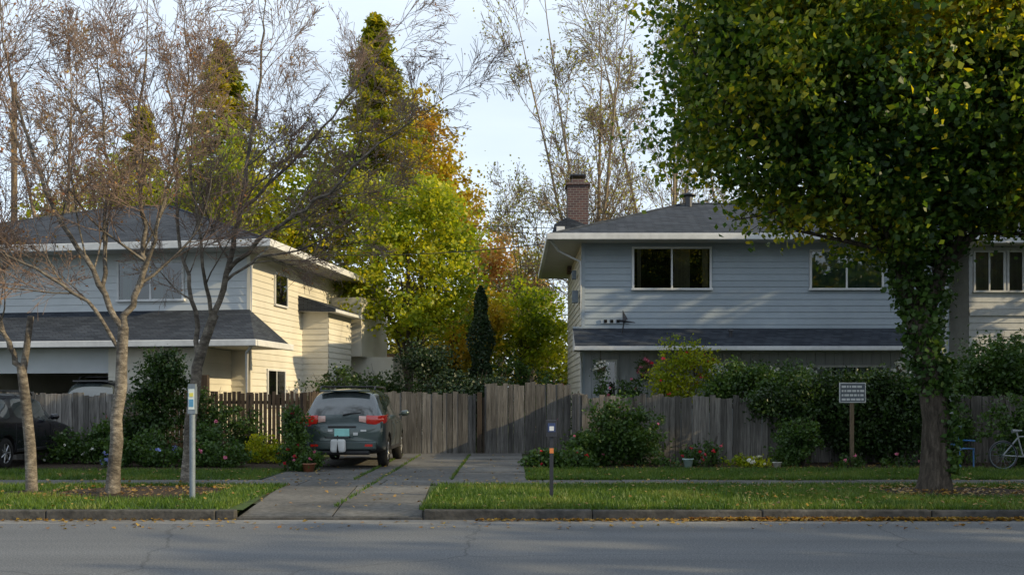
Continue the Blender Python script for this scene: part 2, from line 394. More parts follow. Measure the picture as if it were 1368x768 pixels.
sheet('garden_bed', -40, -4.9, 22.0, 27, G-.004, M['soil'])
mesh_py('joint_dirt', [(-4.95, 15.2, G-.012), (.3, 15.2, G-.012), (.3, 30, G-.012), (-4.95, 30, G-.012)], [(0, 1, 2, 3)], M['joint'])
sheet('sidewalk_bed', -60, 60, 18.2, 19.6, G-.008, M['joint'])
sl = Boxes()
for x in np.arange(-45, 45, 1.52):
    sl.add(x+.01, x+1.51, 18.27, 19.48, G-.06, G+.006+rng.normal(0, .004))
sl.build('sidewalk', [M['concrete']], bevel=.008)
dr = Boxes()
def quadslab(x0, x1, x2, x3, y0, y1, z0, z1):
    b = len(dr.V)
    dr.V += [(x0, y0, z0), (x1, y0, z0), (x3, y1, z1), (x2, y1, z1), (x0, y0, z0-.12), (x1, y0, z0-.12), (x3, y1, z1-.12), (x2, y1, z1-.12)]
    dr.F += [(b, b+1, b+2, b+3), (b+4, b+5, b+1, b), (b+5, b+6, b+2, b+1), (b+6, b+7, b+3, b+2), (b+7, b+4, b, b+3)]; dr.M += [0]*5
quadslab(-3.9, -2.58, -3.88, -2.6, 14.245, 15.2, .034, G+.004)
quadslab(-2.56, -1.28, -2.58, -1.36, 14.245, 15.2, .034, G+.004)
quadslab(-3.88, -2.61, -4.05, -2.72, 15.22, 16.7, G+.004, G+.006)
quadslab(-2.58, -1.37, -2.7, -1.43, 15.22, 16.7, G+.006, G+.004)
quadslab(-4.05, -2.73, -4.2, -2.84, 16.72, 18.25, G+.002, G+.006)
quadslab(-2.7, -1.44, -2.82, -1.5, 16.72, 18.25, G+.006, G+.004)
for j, (a, b_) in enumerate([(19.5, 21.6), (21.62, 23.8), (23.82, 26.2), (26.22, 28.9)]):
    for (p, q) in [(-4.9, -3.1), (-3.08, -1.2), (-1.18, .28)]:
        h = G+.004+rng.normal(0, .006)
        quadslab(p, q, p, q, a, b_, h, h+rng.normal(0, .004))
dr.build('driveway', [M['concrete']], bevel=.006)
def ring(name, cx, cy, rx, ry, n=28):
    pts = [(cx, cy, G+.05)]
    for i in range(n):
        a = 2*math.pi*i/n; k = 1+rng.normal(0, .06)
        pts.append((cx+rx*k*math.cos(a), cy+ry*k*math.sin(a), G+.004))
    return mesh_py(name, pts, [(0, 1+i, 1+(i+1) % n) for i in range(n)], M['soil'], smooth=True)
ring('mulch', -6.3, 16.9, 1.5, 1.3); ring('mulch', 7.6, 16.9, 1.6, 1.1); ring('mulch', -8.2, 16.8, .45, .4)

def blades(n, x0, x1, y0, y1, h=.07):
    x = rng.uniform(x0, x1, n); y = rng.uniform(y0, y1, n)
    den = .5+.5*np.sin(x*1.7+np.sin(y*2.1)*1.3)*np.sin(y*2.6+x*.4)
    keep = rng.random(n) < .45+.55*den
    for (cx, cy, rx, ry) in [(-6.3, 16.9, 1.45, 1.2), (7.6, 16.9, 1.5, 1.0), (-8.2, 16.8, .4, .35)]:
        keep &= ((x-cx)/rx)**2+((y-cy)/ry)**2 > rng.uniform(.75, 1.1, n)
    x = x[keep]; y = y[keep]; n = len(x); hh = h*(.5+rng.random(n))
    a = rng.uniform(0, 2*np.pi, n); w = .007+.006*rng.random(n)
    lx = rng.normal(0, .03, n); ly = rng.normal(0, .03, n)
    Vv = np.stack([np.stack([x-np.cos(a)*w, y-np.sin(a)*w, np.full(n, G)], -1), np.stack([x+np.cos(a)*w, y+np.sin(a)*w, np.full(n, G)], -1), np.stack([x+lx, y+ly, G+hh], -1)], 1)
    return Vv.reshape(-1, 3)
bl = [blades(70000, -1.33, 10, 14.2, 18.3), blades(26000, -9.6, -4.1, 14.2, 18.3), blades(4000, -12, -9.6, 14.2, 18.3), blades(32000, .28, 11.5, 19.45, 22.5), blades(18000, -11.5, -5.0, 19.45, 22.1), blades(9000, 10, 14, 14.2, 19)]
t1 = blades(900, -2.62, -2.56, 14.6, 28, .05); t2 = blades(1200, -3.12, -3.06, 19.5, 28, .05); t3 = blades(900, -1.22, -1.17, 19.5, 28, .05); t4 = blades(3500, -1.5, 12, 18.24, 18.32, .05); t5 = blades(3500, .3, 12, 19.44, 19.5, .07); t6 = blades(1500, -9, -4.2, 18.24, 18.32, .05); t7 = blades(2500, -1.3, 12, 14.2, 14.26, .08)
BV = np.concatenate(bl+[t1, t2, t3, t4, t5, t6, t7])
mesh_np('grass', BV, np.arange(len(BV)).reshape(-1, 3), M['grass'])

def litter(n, x0, x1, y0, y1, z):
    return np.stack([rng.uniform(x0, x1, n), rng.uniform(y0, y1, n), z+rng.uniform(0.005, .02, n)], -1)
LT = [litter(1300, -.5, 11, 13.9, 14.08, .0), litter(1000, 2.5, 11, 13.95, 14.08, .02), litter(260, -9, 11, 13.0, 13.95, .0), litter(420, 3, 11, 14.3, 18.2, G+.05), litter(450, 6.2, 9.2, 16, 17.8, G+.04),
      litter(350, -7.8, -4.9, 15.8, 18, G+.04), litter(600, -9.5, 11, 14.2, 22, G+.05), litter(110, -4.8, .2, 14.5, 28, G+.01), litter(160, -9, 10, 18.3, 19.5, G+.01), litter(380, .5, 10, 22.3, 24.6, G+.02), litter(120, -8, -3.9, 13.9, 14.08, 0)]
leaf_obj('fallen_leaves', np.concatenate(LT), .065, M['fallen'], flat=3, wide=.6)

# ------------------------------------------------------------------ buildings
def siding(bd, p0, p1, z0, z1, h=.2, lip=.022):
    V, F = bd
    p0 = Vector((p0[0], p0[1])); p1 = Vector((p1[0], p1[1])); d = (p1-p0).normalized(); nrm = Vector((d.y, -d.x))
    n = max(1, round((z1-z0)/h)); hh = (z1-z0)/n
    for i in range(n):
        a = z0+i*hh; b = a+hh
        o = nrm*lip; k = len(V)
        V += [(p0.x, p0.y, a), (p1.x, p1.y, a), (p1.x+o.x, p1.y+o.y, a), (p0.x+o.x, p0.y+o.y, a), (p1.x+nrm.x*.002, p1.y+nrm.y*.002, b), (p0.x+nrm.x*.002, p0.y+nrm.y*.002, b)]
        F += [(k, k+1, k+2, k+3), (k+3, k+2, k+4, k+5)]

def hip_roof(name, x0, x1, y0, y1, ze, zr, parent, mat, th=.16):
    hw = (y1-y0)/2; rx0 = x0+hw; rx1 = x1-hw; ym = (y0+y1)/2
    if rx1 < rx0: rx0 = rx1 = (x0+x1)/2
    V = [(x0, y0, ze), (x1, y0, ze), (x1, y1, ze), (x0, y1, ze), (rx0, ym, zr), (rx1, ym, zr)]
    F = [(0, 1, 5, 4), (1, 2, 5), (2, 3, 4, 5), (3, 0, 4)]
    mesh_py(name, V, F, mat, parent)
    cp = Tubes()
    for a, b in [(0, 4), (1, 5), (2, 5), (3, 4), (4, 5)]:
        cp.add([V[a], V[b]], [.05, .05], 5)
    cp.build('ridge_caps', mat, parent)
    g = Boxes()
    g.add(x0-.10, x1+.10, y0-.10, y0+.02, ze-th, ze+.02); g.add(x0-.10, x1+.10, y1-.02, y1+.10, ze-th, ze+.02)
    g.add(x0-.10, x0+.02, y0+.021, y1-.021, ze-th, ze+.02); g.add(x1-.02, x1+.10, y0+.021, y1-.021, ze-th, ze+.02)
    g.build('gutters', [M['trim']], parent, bevel=.02)
    mesh_py('soffit', [(x0+.02, y0+.02, ze-th+.03), (x1-.02, y0+.02, ze-th+.03), (x1-.02, y1-.02, ze-th+.03), (x0+.02, y1-.02, ze-th+.03)], [(0, 3, 2, 1)], M['soffit'], parent)

def window_y(parent, x0, x1, z0, z1, y, name='window', split=(.5,), curtain=None, fw=.07, deep=.05, back=None, cmat=None):
    w = Boxes(); d0 = y-.035-deep
    w.add(x0-fw, x1+fw, d0, y, z1, z1+fw); w.add(x0-fw-.03, x1+fw+.03, d0-.03, y, z0-fw, z0)
    w.add(x0-fw, x0, d0, y, z0+.001, z1-.001); w.add(x1, x1+fw, d0, y, z0+.001, z1-.001)
    for s in split:
        xm = x0+(x1-x0)*s; w.add(xm-.03, xm+.03, d0+.012, y, z0+.001, z1-.001)
    w.build(name+'_frame', [M['trim']], parent, bevel=.008)
    b = Boxes(); b.add(x0, x1, y-.03, y-.026, z0, z1); b.build(name+'_room', [back or M['dark']], parent)
    if curtain:
        c = Boxes()
        for a, e in curtain:
            c.add(x0+(x1-x0)*a, x0+(x1-x0)*e, y-.045, y-.036, z0+.01, z1-.01)
        c.build(name+'_curtain', [cmat or M['curtain']], parent)
    mesh_py(name+'_glass', [(x0, y-.06, z0), (x1, y-.06, z0), (x1, y-.06, z1), (x0, y-.06, z1)], [(0, 1, 2, 3)], M['glass'], parent)

def window_x(parent, y0, y1, z0, z1, x, name='side_window', fw=.06, split=(.5,)):
    w = Boxes(); d = x+.07
    w.add(x, d, y0-fw, y1+fw, z1, z1+fw); w.add(x, d+.02, y0-fw, y1+fw, z0-fw, z0)
    w.add(x, d, y0-fw, y0, z0+.001, z1-.001); w.add(x, d, y1, y1+fw, z0+.001, z1-.001)
    for s in split:
        ym = y0+(y1-y0)*s; w.add(x, d-.01, ym-.025, ym+.025, z0+.001, z1-.001)
    w.build(name+'_frame', [M['trim']], parent)
    box(name+'_room', x+.024, x+.03, y0, y1, z0, z1, M['dark'], parent)
    mesh_py(name+'_glass', [(x+.05, y0, z0), (x+.05, y1, z0), (x+.05, y1, z1), (x+.05, y0, z1)], [(0, 1, 2, 3)], M['glass'], parent)

# ---- right house
rh = empty('blue_grey_house')
X0, X1, Y0, Y1 = 2.26, 14.0, 32.0, 40.2
box('wall_core', X0+.01, X1-.01, Y0+.03, Y1-.03, G-.3, 6.72, M['siding_blue'], rh)
bd = ([], [])
siding(bd, (X0, Y0), (X1, Y0), 3.9, 6.72); siding(bd, (X1, Y1), (X0, Y1), .3, 6.72); siding(bd, (X1, Y0), (X1, Y1), .3, 6.72)
mesh_py('wall_siding', bd[0], bd[1], M['siding_blue'], rh)
bd = ([], []); siding(bd, (X0, Y1), (X0, Y0), .3, 6.72)
mesh_py('side_siding', bd[0], bd[1], M['siding_cream'], rh)
vp = Boxes(); x = X0
while x < X1-.1:
    vp.add(x+.004, min(x+.29, X1), Y0-.01, Y0+.02, .2, 3.9); x += .3
vp.build('lower_panelling', [M['panel']], rh)
cb = Boxes(); cb.add(X0-.03, X0+.08, Y0-.035, Y0+.05, .3, 6.7); cb.add(X1-.08, X1+.03, Y0-.035, Y0+.05, .3, 6.7)
cb.build('corner_boards', [M['siding_blue']], rh)
hip_roof('roof', 1.18, 15.0, 31.15, 41.2, 6.86, 8.78, rh, M['shingle'], th=.18)
window_y(rh, 3.92, 6.34, 5.26, 6.52, Y0, 'bedroom_window', (.5,), [(.04, .09), (.53, .74), (.90, .98)])
window_y(rh, 9.62, 11.86, 5.26, 6.42, Y0, 'bedroom_window_b', (.5,), None, back=M['blind'])
px0, px1 = 1.95, 12.6
V = [(px0, 30.7, 3.30), (px1, 30.7, 3.30), (px1, 31.97, 3.98), (px0, 31.97, 3.98), (px0, 30.7, 3.22), (px1, 30.7, 3.22), (px1, 31.97, 3.22), (px0, 31.97, 3.22)]
mesh_py('pent_roof', V, [(0, 1, 2, 3)], M['shingle'], rh)
mesh_py('pent_ends', [V[0], V[3], V[7], V[4], V[1], V[2], V[6], V[5]], [(0, 1, 2, 3), (4, 7, 6, 5)], M['trim'], rh)
mesh_py('pent_soffit', [V[4], V[5], V[6], V[7]], [(0, 3, 2, 1)], M['soffit'], rh)
box('pent_gutter', px0-.05, px1+.05, 30.58, 30.699, 3.20, 3.33, M['trim'], rh, .02)
box('flashing', px0, px1, 31.93, 31.965, 3.97, 4.03, M['siding_blue'], rh)
window_y(rh, 6.3, 7.3, 1.9, 2.85, Y0-.01, 'lower_window', (.5,), [(.05, .45), (.6, .95)], cmat=M['trim'])
window_y(rh, 9.4, 11.9, 1.0, 2.72, Y0-.01, 'lower_window_b', (.33, .66), [(0, .3), (.4, .62), (.7, 1)], cmat=M['trim'])
window_y(rh, 2.9, 3.3, 1.7, 2.9, Y0-.01, 'lower_window_c', (), [(0, .5)], cmat=M['trim'])
nb = Boxes(); nb.add(2.85, 3.75, Y0-.06, Y0-.025, 4.13, 4.27, 0)
for i in range(4): nb.add(2.95+i*.2, 3.05+i*.2, Y0-.07, Y0-.061, 4.15, 4.25, 1)
nb.build('number_plate', [M['siding_blue'], M['dark']], rh)
tb = Tubes(); tb.add([(3.5, 31.6, 3.8), (3.55, 31.55, 4.15), (3.6, 31.5, 4.3)], [.02, .02, .02], 6)
tb.add([(3.4, 31.5, 4.18), (3.9, 31.5, 4.12)], [.05, .01], 6); tb.add([(3.58, 31.5, 4.2), (3.5, 31.45, 4.5)], [.09, .01], 6); tb.build('antenna', M['blackmetal'], rh)
tb = Tubes(); tb.add([(6.9, 31.4, 3.65), (6.9, 31.4, 3.85)], [.05, .05], 8); tb.add([(6.9, 31.4, 3.85), (6.9, 31.4, 3.9)], [.12, .1], 8); tb.build('roof_vent', M['blackmetal'], rh)
tb = Tubes(); tb.add([(6.35, 35.8, 8.6), (6.35, 35.8, 9.0)], [.13, .13], 10); tb.add([(6.35, 35.8, 9.0), (6.35, 35.8, 9.04), (6.35, 35.8, 9.12)], [.26, .27, .05], 10); tb.build('flue', M['blackmetal'], rh)
for k, (hx, hz, fm) in enumerate([(2.75, 2.65, 'F_white'), (4.1, 2.7, 'F_pink'), (12.1, 2.65, 'F_white')]):
    tb = Tubes(); tb.add([(hx, 30.9, 3.22), (hx, 30.9, hz+.1)], [.008, .008], 4); tb.add([(hx, 30.9, hz+.06), (hx, 30.9, hz-.04), (hx, 30.9, hz-.12)], [.17, .15, .06], 10); tb.build('hanging_basket_%d' % (k+1), M['wood'], rh)
    leaf_obj('basket_plant_%d' % (k+1), crown([(hx, 30.9, hz+.1, .24, .22, .2), (hx, 30.9, hz-.2, .2, .2, .28)], 28, 22, .11, shell=.8), .06, M['L_bush'], rh)
    leaf_obj('basket_flowers_%d' % (k+1), crown([(hx, 30.88, hz, .27, .27, .28)], 26, 5, .06, shell=.3), .07, M[fm], rh, wide=.9)
box('chimney', 2.1, 2.88, 37.5, 38.3, 6.5, 9.75, M['brick'], rh)
box('chimney_crown', 2.03, 2.95, 37.43, 38.37, 9.751, 9.85, M['brick'], rh, .02)
box('chimney_pot', 2.25, 2.75, 37.65, 38.15, 9.851, 10.02, M['brick'], rh, .02)
box('chimney_cap', 2.2, 2.8, 37.6, 38.2, 10.14, 10.2, M['blackmetal'], rh)
cl = Boxes()
for cx in (2.27, 2.71):
    for cy in (37.67, 38.11): cl.add(cx, cx+.02, cy, cy+.02, 10.021, 10.139)
cl.build('cap_legs', [M['blackmetal']], rh)
mesh_py('chimney_saddle', [(1.30, 36.4, 7.0), (2.9, 36.4, 7.3), (2.9, 36.4, 8.0), (2.0, 36.4, 8.35), (1.55, 36.4, 8.1), (1.30, 37.4, 7.0), (2.9, 37.4, 7.3), (2.9, 37.4, 8.0), (2.0, 37.4, 8.35), (1.55, 37.4, 8.1)], [(0, 1, 2, 3, 4), (0, 4, 9, 5), (4, 3, 8, 9), (3, 2, 7, 8), (2, 1, 6, 7), (9, 8, 7, 6, 5)], M['shingle'], rh)
box('side_vent', 1.62, 1.92, 36.33, 36.39, 7.5, 8.0, M['trim'], rh, .01)
tb = Tubes(); tb.add([(1.2, 31.3, 6.7), (1.5, 31.7, 6.4), (X0-.06, 31.94, 6.1), (X0-.06, 31.94, 3.95)], [.04]*4, 6); tb.add([(2.12, 30.75, 3.2), (2.2, 31.6, 3.0), (2.22, 31.9, 2.8), (2.22, 31.9, .3)], [.04]*4, 6)
tb.add([(13.9, 31.2, 6.7), (13.9, 31.85, 6.4), (13.9, 31.92, .3)], [.04]*3, 6); tb.build('downpipes', M['trim'], rh)
lt = Boxes(); lt.add(2.0, 2.2, 33.0, 33.3, 4.9, 5.3); lt.add(2.05, 2.2, 34, 34.25, 5.8, 6.1); lt.build('side_meter', [M['steel']], rh, .02)
lt = Boxes(); lt.add(12.4, 12.52, 31.85, 31.98, 2.6, 2.85); lt.add(12.37, 12.55, 31.8, 31.98, 2.851, 2.9); lt.build('porch_lantern', [M['blackmetal']], rh, .01)

# ---- neighbour white house (right)
nh = empty('white_house')
box('wall_core', 15.63, 26, 34.03, 42, -.1, 6.9, M['siding_white'], nh)
bd = ([], []); siding(bd, (15.6, 34), (26, 34), .3, 6.9, .24); siding(bd, (15.6, 42), (15.6, 34), .3, 6.9, .24); mesh_py('wall_siding', bd[0], bd[1], M['trim'], nh)
hip_roof('roof', 14.95, 26.8, 33.2, 42.8, 7.05, 8.9, nh, M['shingle'])
window_y(nh, 15.8, 16.75, 5.4, 6.7, 34, 'window', (.5,), [(0, 1)]); window_y(nh, 16.95, 18.4, 5.4, 6.7, 34, 'window_b', (.33, .66), [(0, 1)])
box('belt_board', 15.6, 26, 33.93, 33.975, 4.55, 4.75, M['trim'], nh)

# ---- left house
lh = empty('cream_house', (-7.9, 30.0, 0), math.radians(-8.5))
WL = 13.0; D = 11.0
box('upper_core', -WL+.03, -.02, .03, D-.03, 3.3, 6.15, M['siding_white'], lh)
box('ground_core_back', -WL+.03, -.02, 5.5, D-.03, G-.3, 3.295, M['siding_cream'], lh)
box('ground_core_right', -3.0, -.02, .03, 5.495, G-.3, 3.295, M['siding_cream'], lh)
box('ground_core_left', -WL+.03, -8.3, .03, 5.495, G-.3, 3.295, M['siding_cream'], lh)
bd = ([], []); siding(bd, (-WL, 0), (0, 0), 3.3, 6.15, .22); siding(bd, (-WL, D), (-WL, 0), .3, 6.15, .22); mesh_py('front_siding', bd[0], bd[1], M['siding_white'], lh)
bd = ([], []); siding(bd, (0, 0), (0, D), .3, 6.15, .2); siding(bd, (-3.0, 0), (0, 0), .3, 3.295, .2); mesh_py('side_siding', bd[0], bd[1], M['siding_cream'], lh)
cbx = Boxes(); cbx.add(-.08, .035, -.035, .06, .3, 6.14); cbx.build('corner_board', [M['siding_cream']], lh)
hip_roof('roof', -WL-1, 1.0, -1.0, D+.8, 6.32, 8.7, lh, M['shingle'], th=.2)
window_y(lh, -4.2, -2.15, 4.75, 5.85, 0, 'bedroom_window', (.5,), [(.06, .2), (.55, .7)], back=M['dark'], cmat=M['blind'])
window_y(lh, -10.5, -8.6, 4.75, 5.85, 0, 'bedroom_window_b', (.5,), [(.1, .3)])
window_x(lh, 1.9, 2.9, 4.75, 5.7, 0, 'side_window', split=())
window_x(lh, 1.3, 2.7, 1.5, 2.6, 0, 'side_window_b')
window_x(lh, 8.6, 9.6, 4.7, 5.7, 0, 'side_window_c', split=())
box('bay', .03, .95, 4.4, 6.9, .1, 4.75, M['siding_cream'], lh)
bd = ([], []); siding(bd, (0, 4.4), (.95, 4.4), .3, 4.75, .2); siding(bd, (.95, 4.4), (.95, 6.9), .3, 4.75, .2); mesh_py('bay_siding', bd[0], bd[1], M['siding_cream'], lh)
mesh_py('bay_roof', [(-.02, 4.0, 5.25), (1.35, 4.0, 4.76), (1.35, 7.3, 4.76), (-.02, 7.3, 5.25), (1.35, 4.0, 4.66), (1.35, 7.3, 4.66), (-.02, 4.0, 4.7), (-.02, 7.3, 4.7)], [(0, 1, 2, 3), (1, 4, 5, 2), (0, 6, 4, 1), (3, 2, 5, 7), (4, 6, 7, 5)], [M['shingle'], M['trim']], lh, midx=[0, 1, 0, 0, 1])
window_x(lh, 5.0, 6.3, 1.6, 2.8, .95, 'bay_window')
box('rear_extension', .03, 2.2, 8.2, 12, .1, 3.3, M['siding_cream'], lh)
box('rear_extension_upper', .03, 1.2, 7.4, 10.9, 3.3, 5.5, M['siding_cream'], lh)
gx0, gx1 = -10.2, 1.3
V = [(gx0, -2.7, 3.30), (gx1, -2.7, 3.30), (gx1-1.3, -.03, 4.40), (gx0+1.0, -.03, 4.40), (gx0, -2.7, 3.18), (gx1, -2.7, 3.18), (gx1, -.03, 3.30), (gx1, -.03, 3.18), (gx0, -.03, 3.3), (gx0, -.03, 3.18)]
mesh_py('garage_roof', V, [(0, 1, 2, 3), (1, 6, 2), (8, 0, 3)], M['shingle'], lh)
mesh_py('garage_soffit', V, [(4, 9, 7, 5)], M['soffit'], lh)
gg = Boxes(); gg.add(gx0-.08, gx1+.08, -2.8, -2.69, 3.15, 3.33); gg.add(gx1+.001, gx1+.1, -2.689, -.03, 3.15, 3.33); gg.build('garage_gutter', [M['trim']], lh, .02)
gw = Boxes(); gw.add(-10, -8.3, -2.0, -.02, G-.2, 3.17); gw.add(-3.4, -.6, -2.0, -.02, G-.2, 3.17); gw.add(-8.299, -3.401, -2.0, -1.8, 2.45, 3.17)
gw.build('garage_walls', [M['siding_white']], lh)
bd = ([], []); siding(bd, (-10, -2.003), (-8.3, -2.003), .3, 3.16, .2); siding(bd, (-3.4, -2.003), (-.6, -2.003), .3, 3.16, .2); siding(bd, (-.597, -2), (-.597, 0), .3, 3.16, .2); mesh_py('garage_siding', bd[0], bd[1], M['siding_cream'], lh)
tb = Tubes(); tb.add([(1.05, -.9, 6.2), (.3, -.2, 5.9), (.09, -.09, 5.7), (.09, -.09, 3.6)], [.04]*4, 6); tb.add([(1.2, -2.6, 3.2), (.9, -2.3, 3.0), (.9, -2.3, .2)], [.05]*3, 6); tb.build('downpipes', M['trim'], lh)

cp = empty('garden_shed', (-5.0, 43.5, 0))
box('walls', -2.2, .9, 0, 3, 0, 2.9, M['siding_cream'], cp)
mesh_py('roof', [(-2.6, -.6, 3.0), (1.5, -.6, 3.0), (1.5, 3.4, 3.0), (-2.6, 3.4, 3.0), (-1.6, 1.4, 3.75), (.3, 1.4, 3.75)], [(0, 1, 5, 4), (1, 2, 5), (2, 3, 4, 5), (3, 0, 4)], pmat('brown_roof', [(.10, .06, .04), (.18, .12, .08)], scale=6), cp)
box('fascia', -2.62, 1.52, -.62, 3.42, 2.86, 2.999, M['trim'], cp)
box('door', -1.2, -.2, -.03, -.001, .1, 2.2, M['dark'], cp)

# ------------------------------------------------------------------ fences
def fence(name, p0, p1, h, mat, bw=.145, gap=.008, pick=.03, rail=True):
    p0 = Vector((*p0, G)); p1 = Vector((*p1, G)); L = (p1-p0).length; d = (p1-p0).normalized(); nr = Vector((d.y, -d.x, 0))
    V = []; F = []; s = 0
    while s < L-.02:
        w = bw*(1+rng.normal(0, .04)); w = min(w, L-s)
        hh = h+rng.normal(0, pick)+.03*math.sin(s*.9); off = rng.normal(0, .006); lean = rng.normal(0, .008)
        a = p0+d*s+nr*off; b = a+d*(w-gap); k = len(V); up = Vector((0, 0, hh)); up2 = Vector((0, 0, hh+rng.normal(0, .006)))
        ln = d*lean; t = nr*.02
        for q in (a-t, b-t, b+t, a+t): V.append(tuple(q))
        for q, u in ((a-t, up), (b-t, up2), (b+t, up2), (a+t, up)): V.append(tuple(q+u+ln))
        F += [(k, k+3, k+2, k+1), (k+4, k+5, k+6, k+7), (k, k+1, k+5, k+4), (k+1, k+2, k+6, k+5), (k+2, k+3, k+7, k+6), (k+3, k, k+4, k+7)]
        s += w
    o = empty(name)
    mesh_py('pickets', V, F, mat, o)
    if rail:
        VV = []; FF = []
        for z in (.3, h-.3):
            k = len(VV)
            for zz in (z, z+.09):
                for ss, oo in ((0, -.065), (L, -.065), (L, -.025), (0, -.025)):
                    q = p0+d*ss+nr*oo; VV.append((q.x, q.y, G+zz))
            FF += [(k, k+3, k+2, k+1), (k+4, k+5, k+6, k+7), (k, k+1, k+5, k+4), (k+1, k+2, k+6, k+5), (k+2, k+3, k+7, k+6), (k+3, k, k+4, k+7)]
        s = 0
        while s <= L:
            k = len(VV)
            for zz in (G, G+h+.02):
                for ds, oo in ((-.045, -.16), (.045, -.16), (.045, -.07), (-.045, -.07)):
                    q = p0+d*(s+ds)+nr*oo; VV.append((q.x, q.y, zz))
            FF += [(k, k+3, k+2, k+1), (k+4, k+5, k+6, k+7), (k, k+1, k+5, k+4), (k+1, k+2, k+6, k+5), (k+2, k+3, k+7, k+6), (k+3, k, k+4, k+7)]
            s += 2.4
        mesh_py('rails', VV, FF, mat, o)
    return o
fence('wooden_fence', (1.75, 25.0), (13.5, 25.0), 1.64, M['fence'])
fence('wooden_fence', (1.75, 28.95), (1.75, 25.05), 1.7, M['fence'])
fence('wooden_fence', (-5.4, 29.0), (-1.05, 29.0), 1.76, M['fence'])
fence('wooden_gate', (-.75, 28.9), (1.7, 28.9), 2.0, M['fence'], bw=.16)
fence('wooden_fence', (-15, 26.2), (-9.6, 26.2), 1.72, M['fence'])
fence('wooden_fence', (-9.5, 27.0), (-5.5, 27.0), 1.75, M['fence_dark'], bw=.12, gap=.03)
fence('wooden_fence', (-5.5, 27.0), (-5.42, 29.0), 1.75, M['fence_dark'])
gp = Boxes(); gp.add(-1.02, -.88, 28.9, 29.04, 0, 1.9); gp.add(-.87, -.78, 28.98, 29.04, 0, 1.75); gp.build('gate_post', [M['fence_dark']], bevel=.01)
gp = Boxes(); gp.add(-8.3, -8.08, 26.4, 26.62, 0, 2.35); gp.build('wooden_post', [M['fence_dark']], bevel=.02)
gp = Boxes(); gp.add(10.65, 10.8, 24.3, 24.45, 0, 2.45); gp.build('white_post', [M['panel']], bevel=.02)

# ------------------------------------------------------------------ trees
bare = dict(seg=[.26, .22, .16, .12], wander=.10, up=[.05, .03, .02, .01], kids=[9, 7, 4], ratio=.58, rr=.5, rmin=.0040, angle=(22, 52), leaflvl=1)
ta = empty('bare_street_tree'); tb = Tubes(True); tips = []
tb.add([(-6.62, 16.5, .0), (-6.62, 16.5, .15), (-6.60, 16.52, .6), (-6.55, 16.5, 1.0), (-6.56, 16.5, 1.37), (-6.47, 16.48, 1.9), (-6.47, 16.5, 2.3), (-6.44, 16.5, 2.9)], [.17, .125, .105, .105, .095, .098, .09, .085], 14)
fA = (-6.45, 16.5, 2.8)
limb(tb, [fA, (-6.8, 16.4, 3.6), (-7.35, 16.2, 4.6), (-7.9, 16.3, 5.9), (-8.2, 16.2, 7.2)], .055, .016, bare, tips, 8, 2.1)
limb(tb, [fA, (-6.2, 16.6, 3.6), (-6.22, 16.8, 4.6), (-6.3, 16.7, 5.9), (-6.2, 16.9, 7.6)], .06, .016, bare, tips, 8, 2.1)
limb(tb, [(-6.5, 16.5, 2.5), (-6.95, 16.2, 3.3), (-7.8, 15.9, 3.9), (-8.8, 15.8, 4.5)], .036, .012, bare, tips, 7, 1.8)
limb(tb, [(-6.25, 16.6, 3.5), (-5.8, 16.3, 4.5), (-5.5, 16.2, 5.6), (-5.2, 16, 7.0)], .036, .012, bare, tips, 7, 1.9)
limb(tb, [(-6.7, 16.4, 3.4), (-6.9, 16.9, 4.6), (-7.0, 17.2, 6.0), (-7.2, 17.3, 7.4)], .04, .012, bare, tips, 7, 1.9)
tb.build('branches', M['bark_light'], ta, twigmat=M['redtwig'])
leaf_obj('buds', tip_leaves(tips, .06, .04), .05, M['L_bud'], ta)
tbb = empty('bare_street_tree'); tb = Tubes(True); tips = []
tb.add([(-6.14, 18.8, 0), (-6.14, 18.8, .15), (-6.1, 18.8, .7), (-6.07, 18.8, 1.3), (-6.0, 18.82, 1.8), (-5.95, 18.8, 2.3), (-5.8, 18.8, 2.8), (-5.62, 18.8, 3.3)], [.18, .13, .11, .11, .10, .10, .09, .085], 14)
fB = (-5.66, 18.8, 3.2)
limb(tb, [fB, (-5.3, 18.7, 4.3), (-5.0, 18.6, 5.7), (-4.8, 18.8, 7.4), (-4.7, 18.8, 8.8)], .062, .015, bare, tips, 9, 2.2)
limb(tb, [(-5.35, 18.75, 4.1), (-4.6, 18.5, 4.75), (-3.6, 18.2, 5.3), (-2.4, 18, 6.3), (-1.6, 17.9, 6.8)], .046, .010, bare, tips, 9, 1.7, tmin=.2)
limb(tb, [(-5.95, 18.8, 2.4), (-6.05, 18.9, 3.6), (-6.4, 19.1, 4.8), (-6.5, 19.2, 6.4), (-6.6, 19.2, 8)], .05, .014, bare, tips, 8, 2.1)
limb(tb, [(-5.1, 18.6, 5.2), (-4.2, 18.9, 6.2), (-3.3, 19.3, 7.4), (-2.6, 19.4, 8.4)], .036, .011, bare, tips, 8, 1.9, tmin=.1)
limb(tb, [fB, (-5.7, 18.3, 4.4), (-5.8, 18, 5.8), (-5.7, 17.8, 7.5)], .04, .012, bare, tips, 8, 2.0)
limb(tb, [(-5.4, 18.75, 3.9), (-4.9, 19.2, 4.4), (-4.0, 19.6, 4.7), (-3.1, 19.7, 5.3)], .03, .010, bare, tips, 7, 1.6)
tb.build('branches', M['bark_light'], tbb, twigmat=M['redtwig'])
leaf_obj('buds', tip_leaves(tips, .06, .04), .05, M['L_bud'], tbb)
tcx = empty('bare_street_tree'); tb = Tubes(True); tips = []
tb.add([(-8.1, 16.8, 0), (-8.1, 16.8, .12), (-8.13, 16.8, .9), (-8.2, 16.8, 1.6), (-8.28, 16.8, 2.25)], [.14, .10, .09, .085, .075], 12)
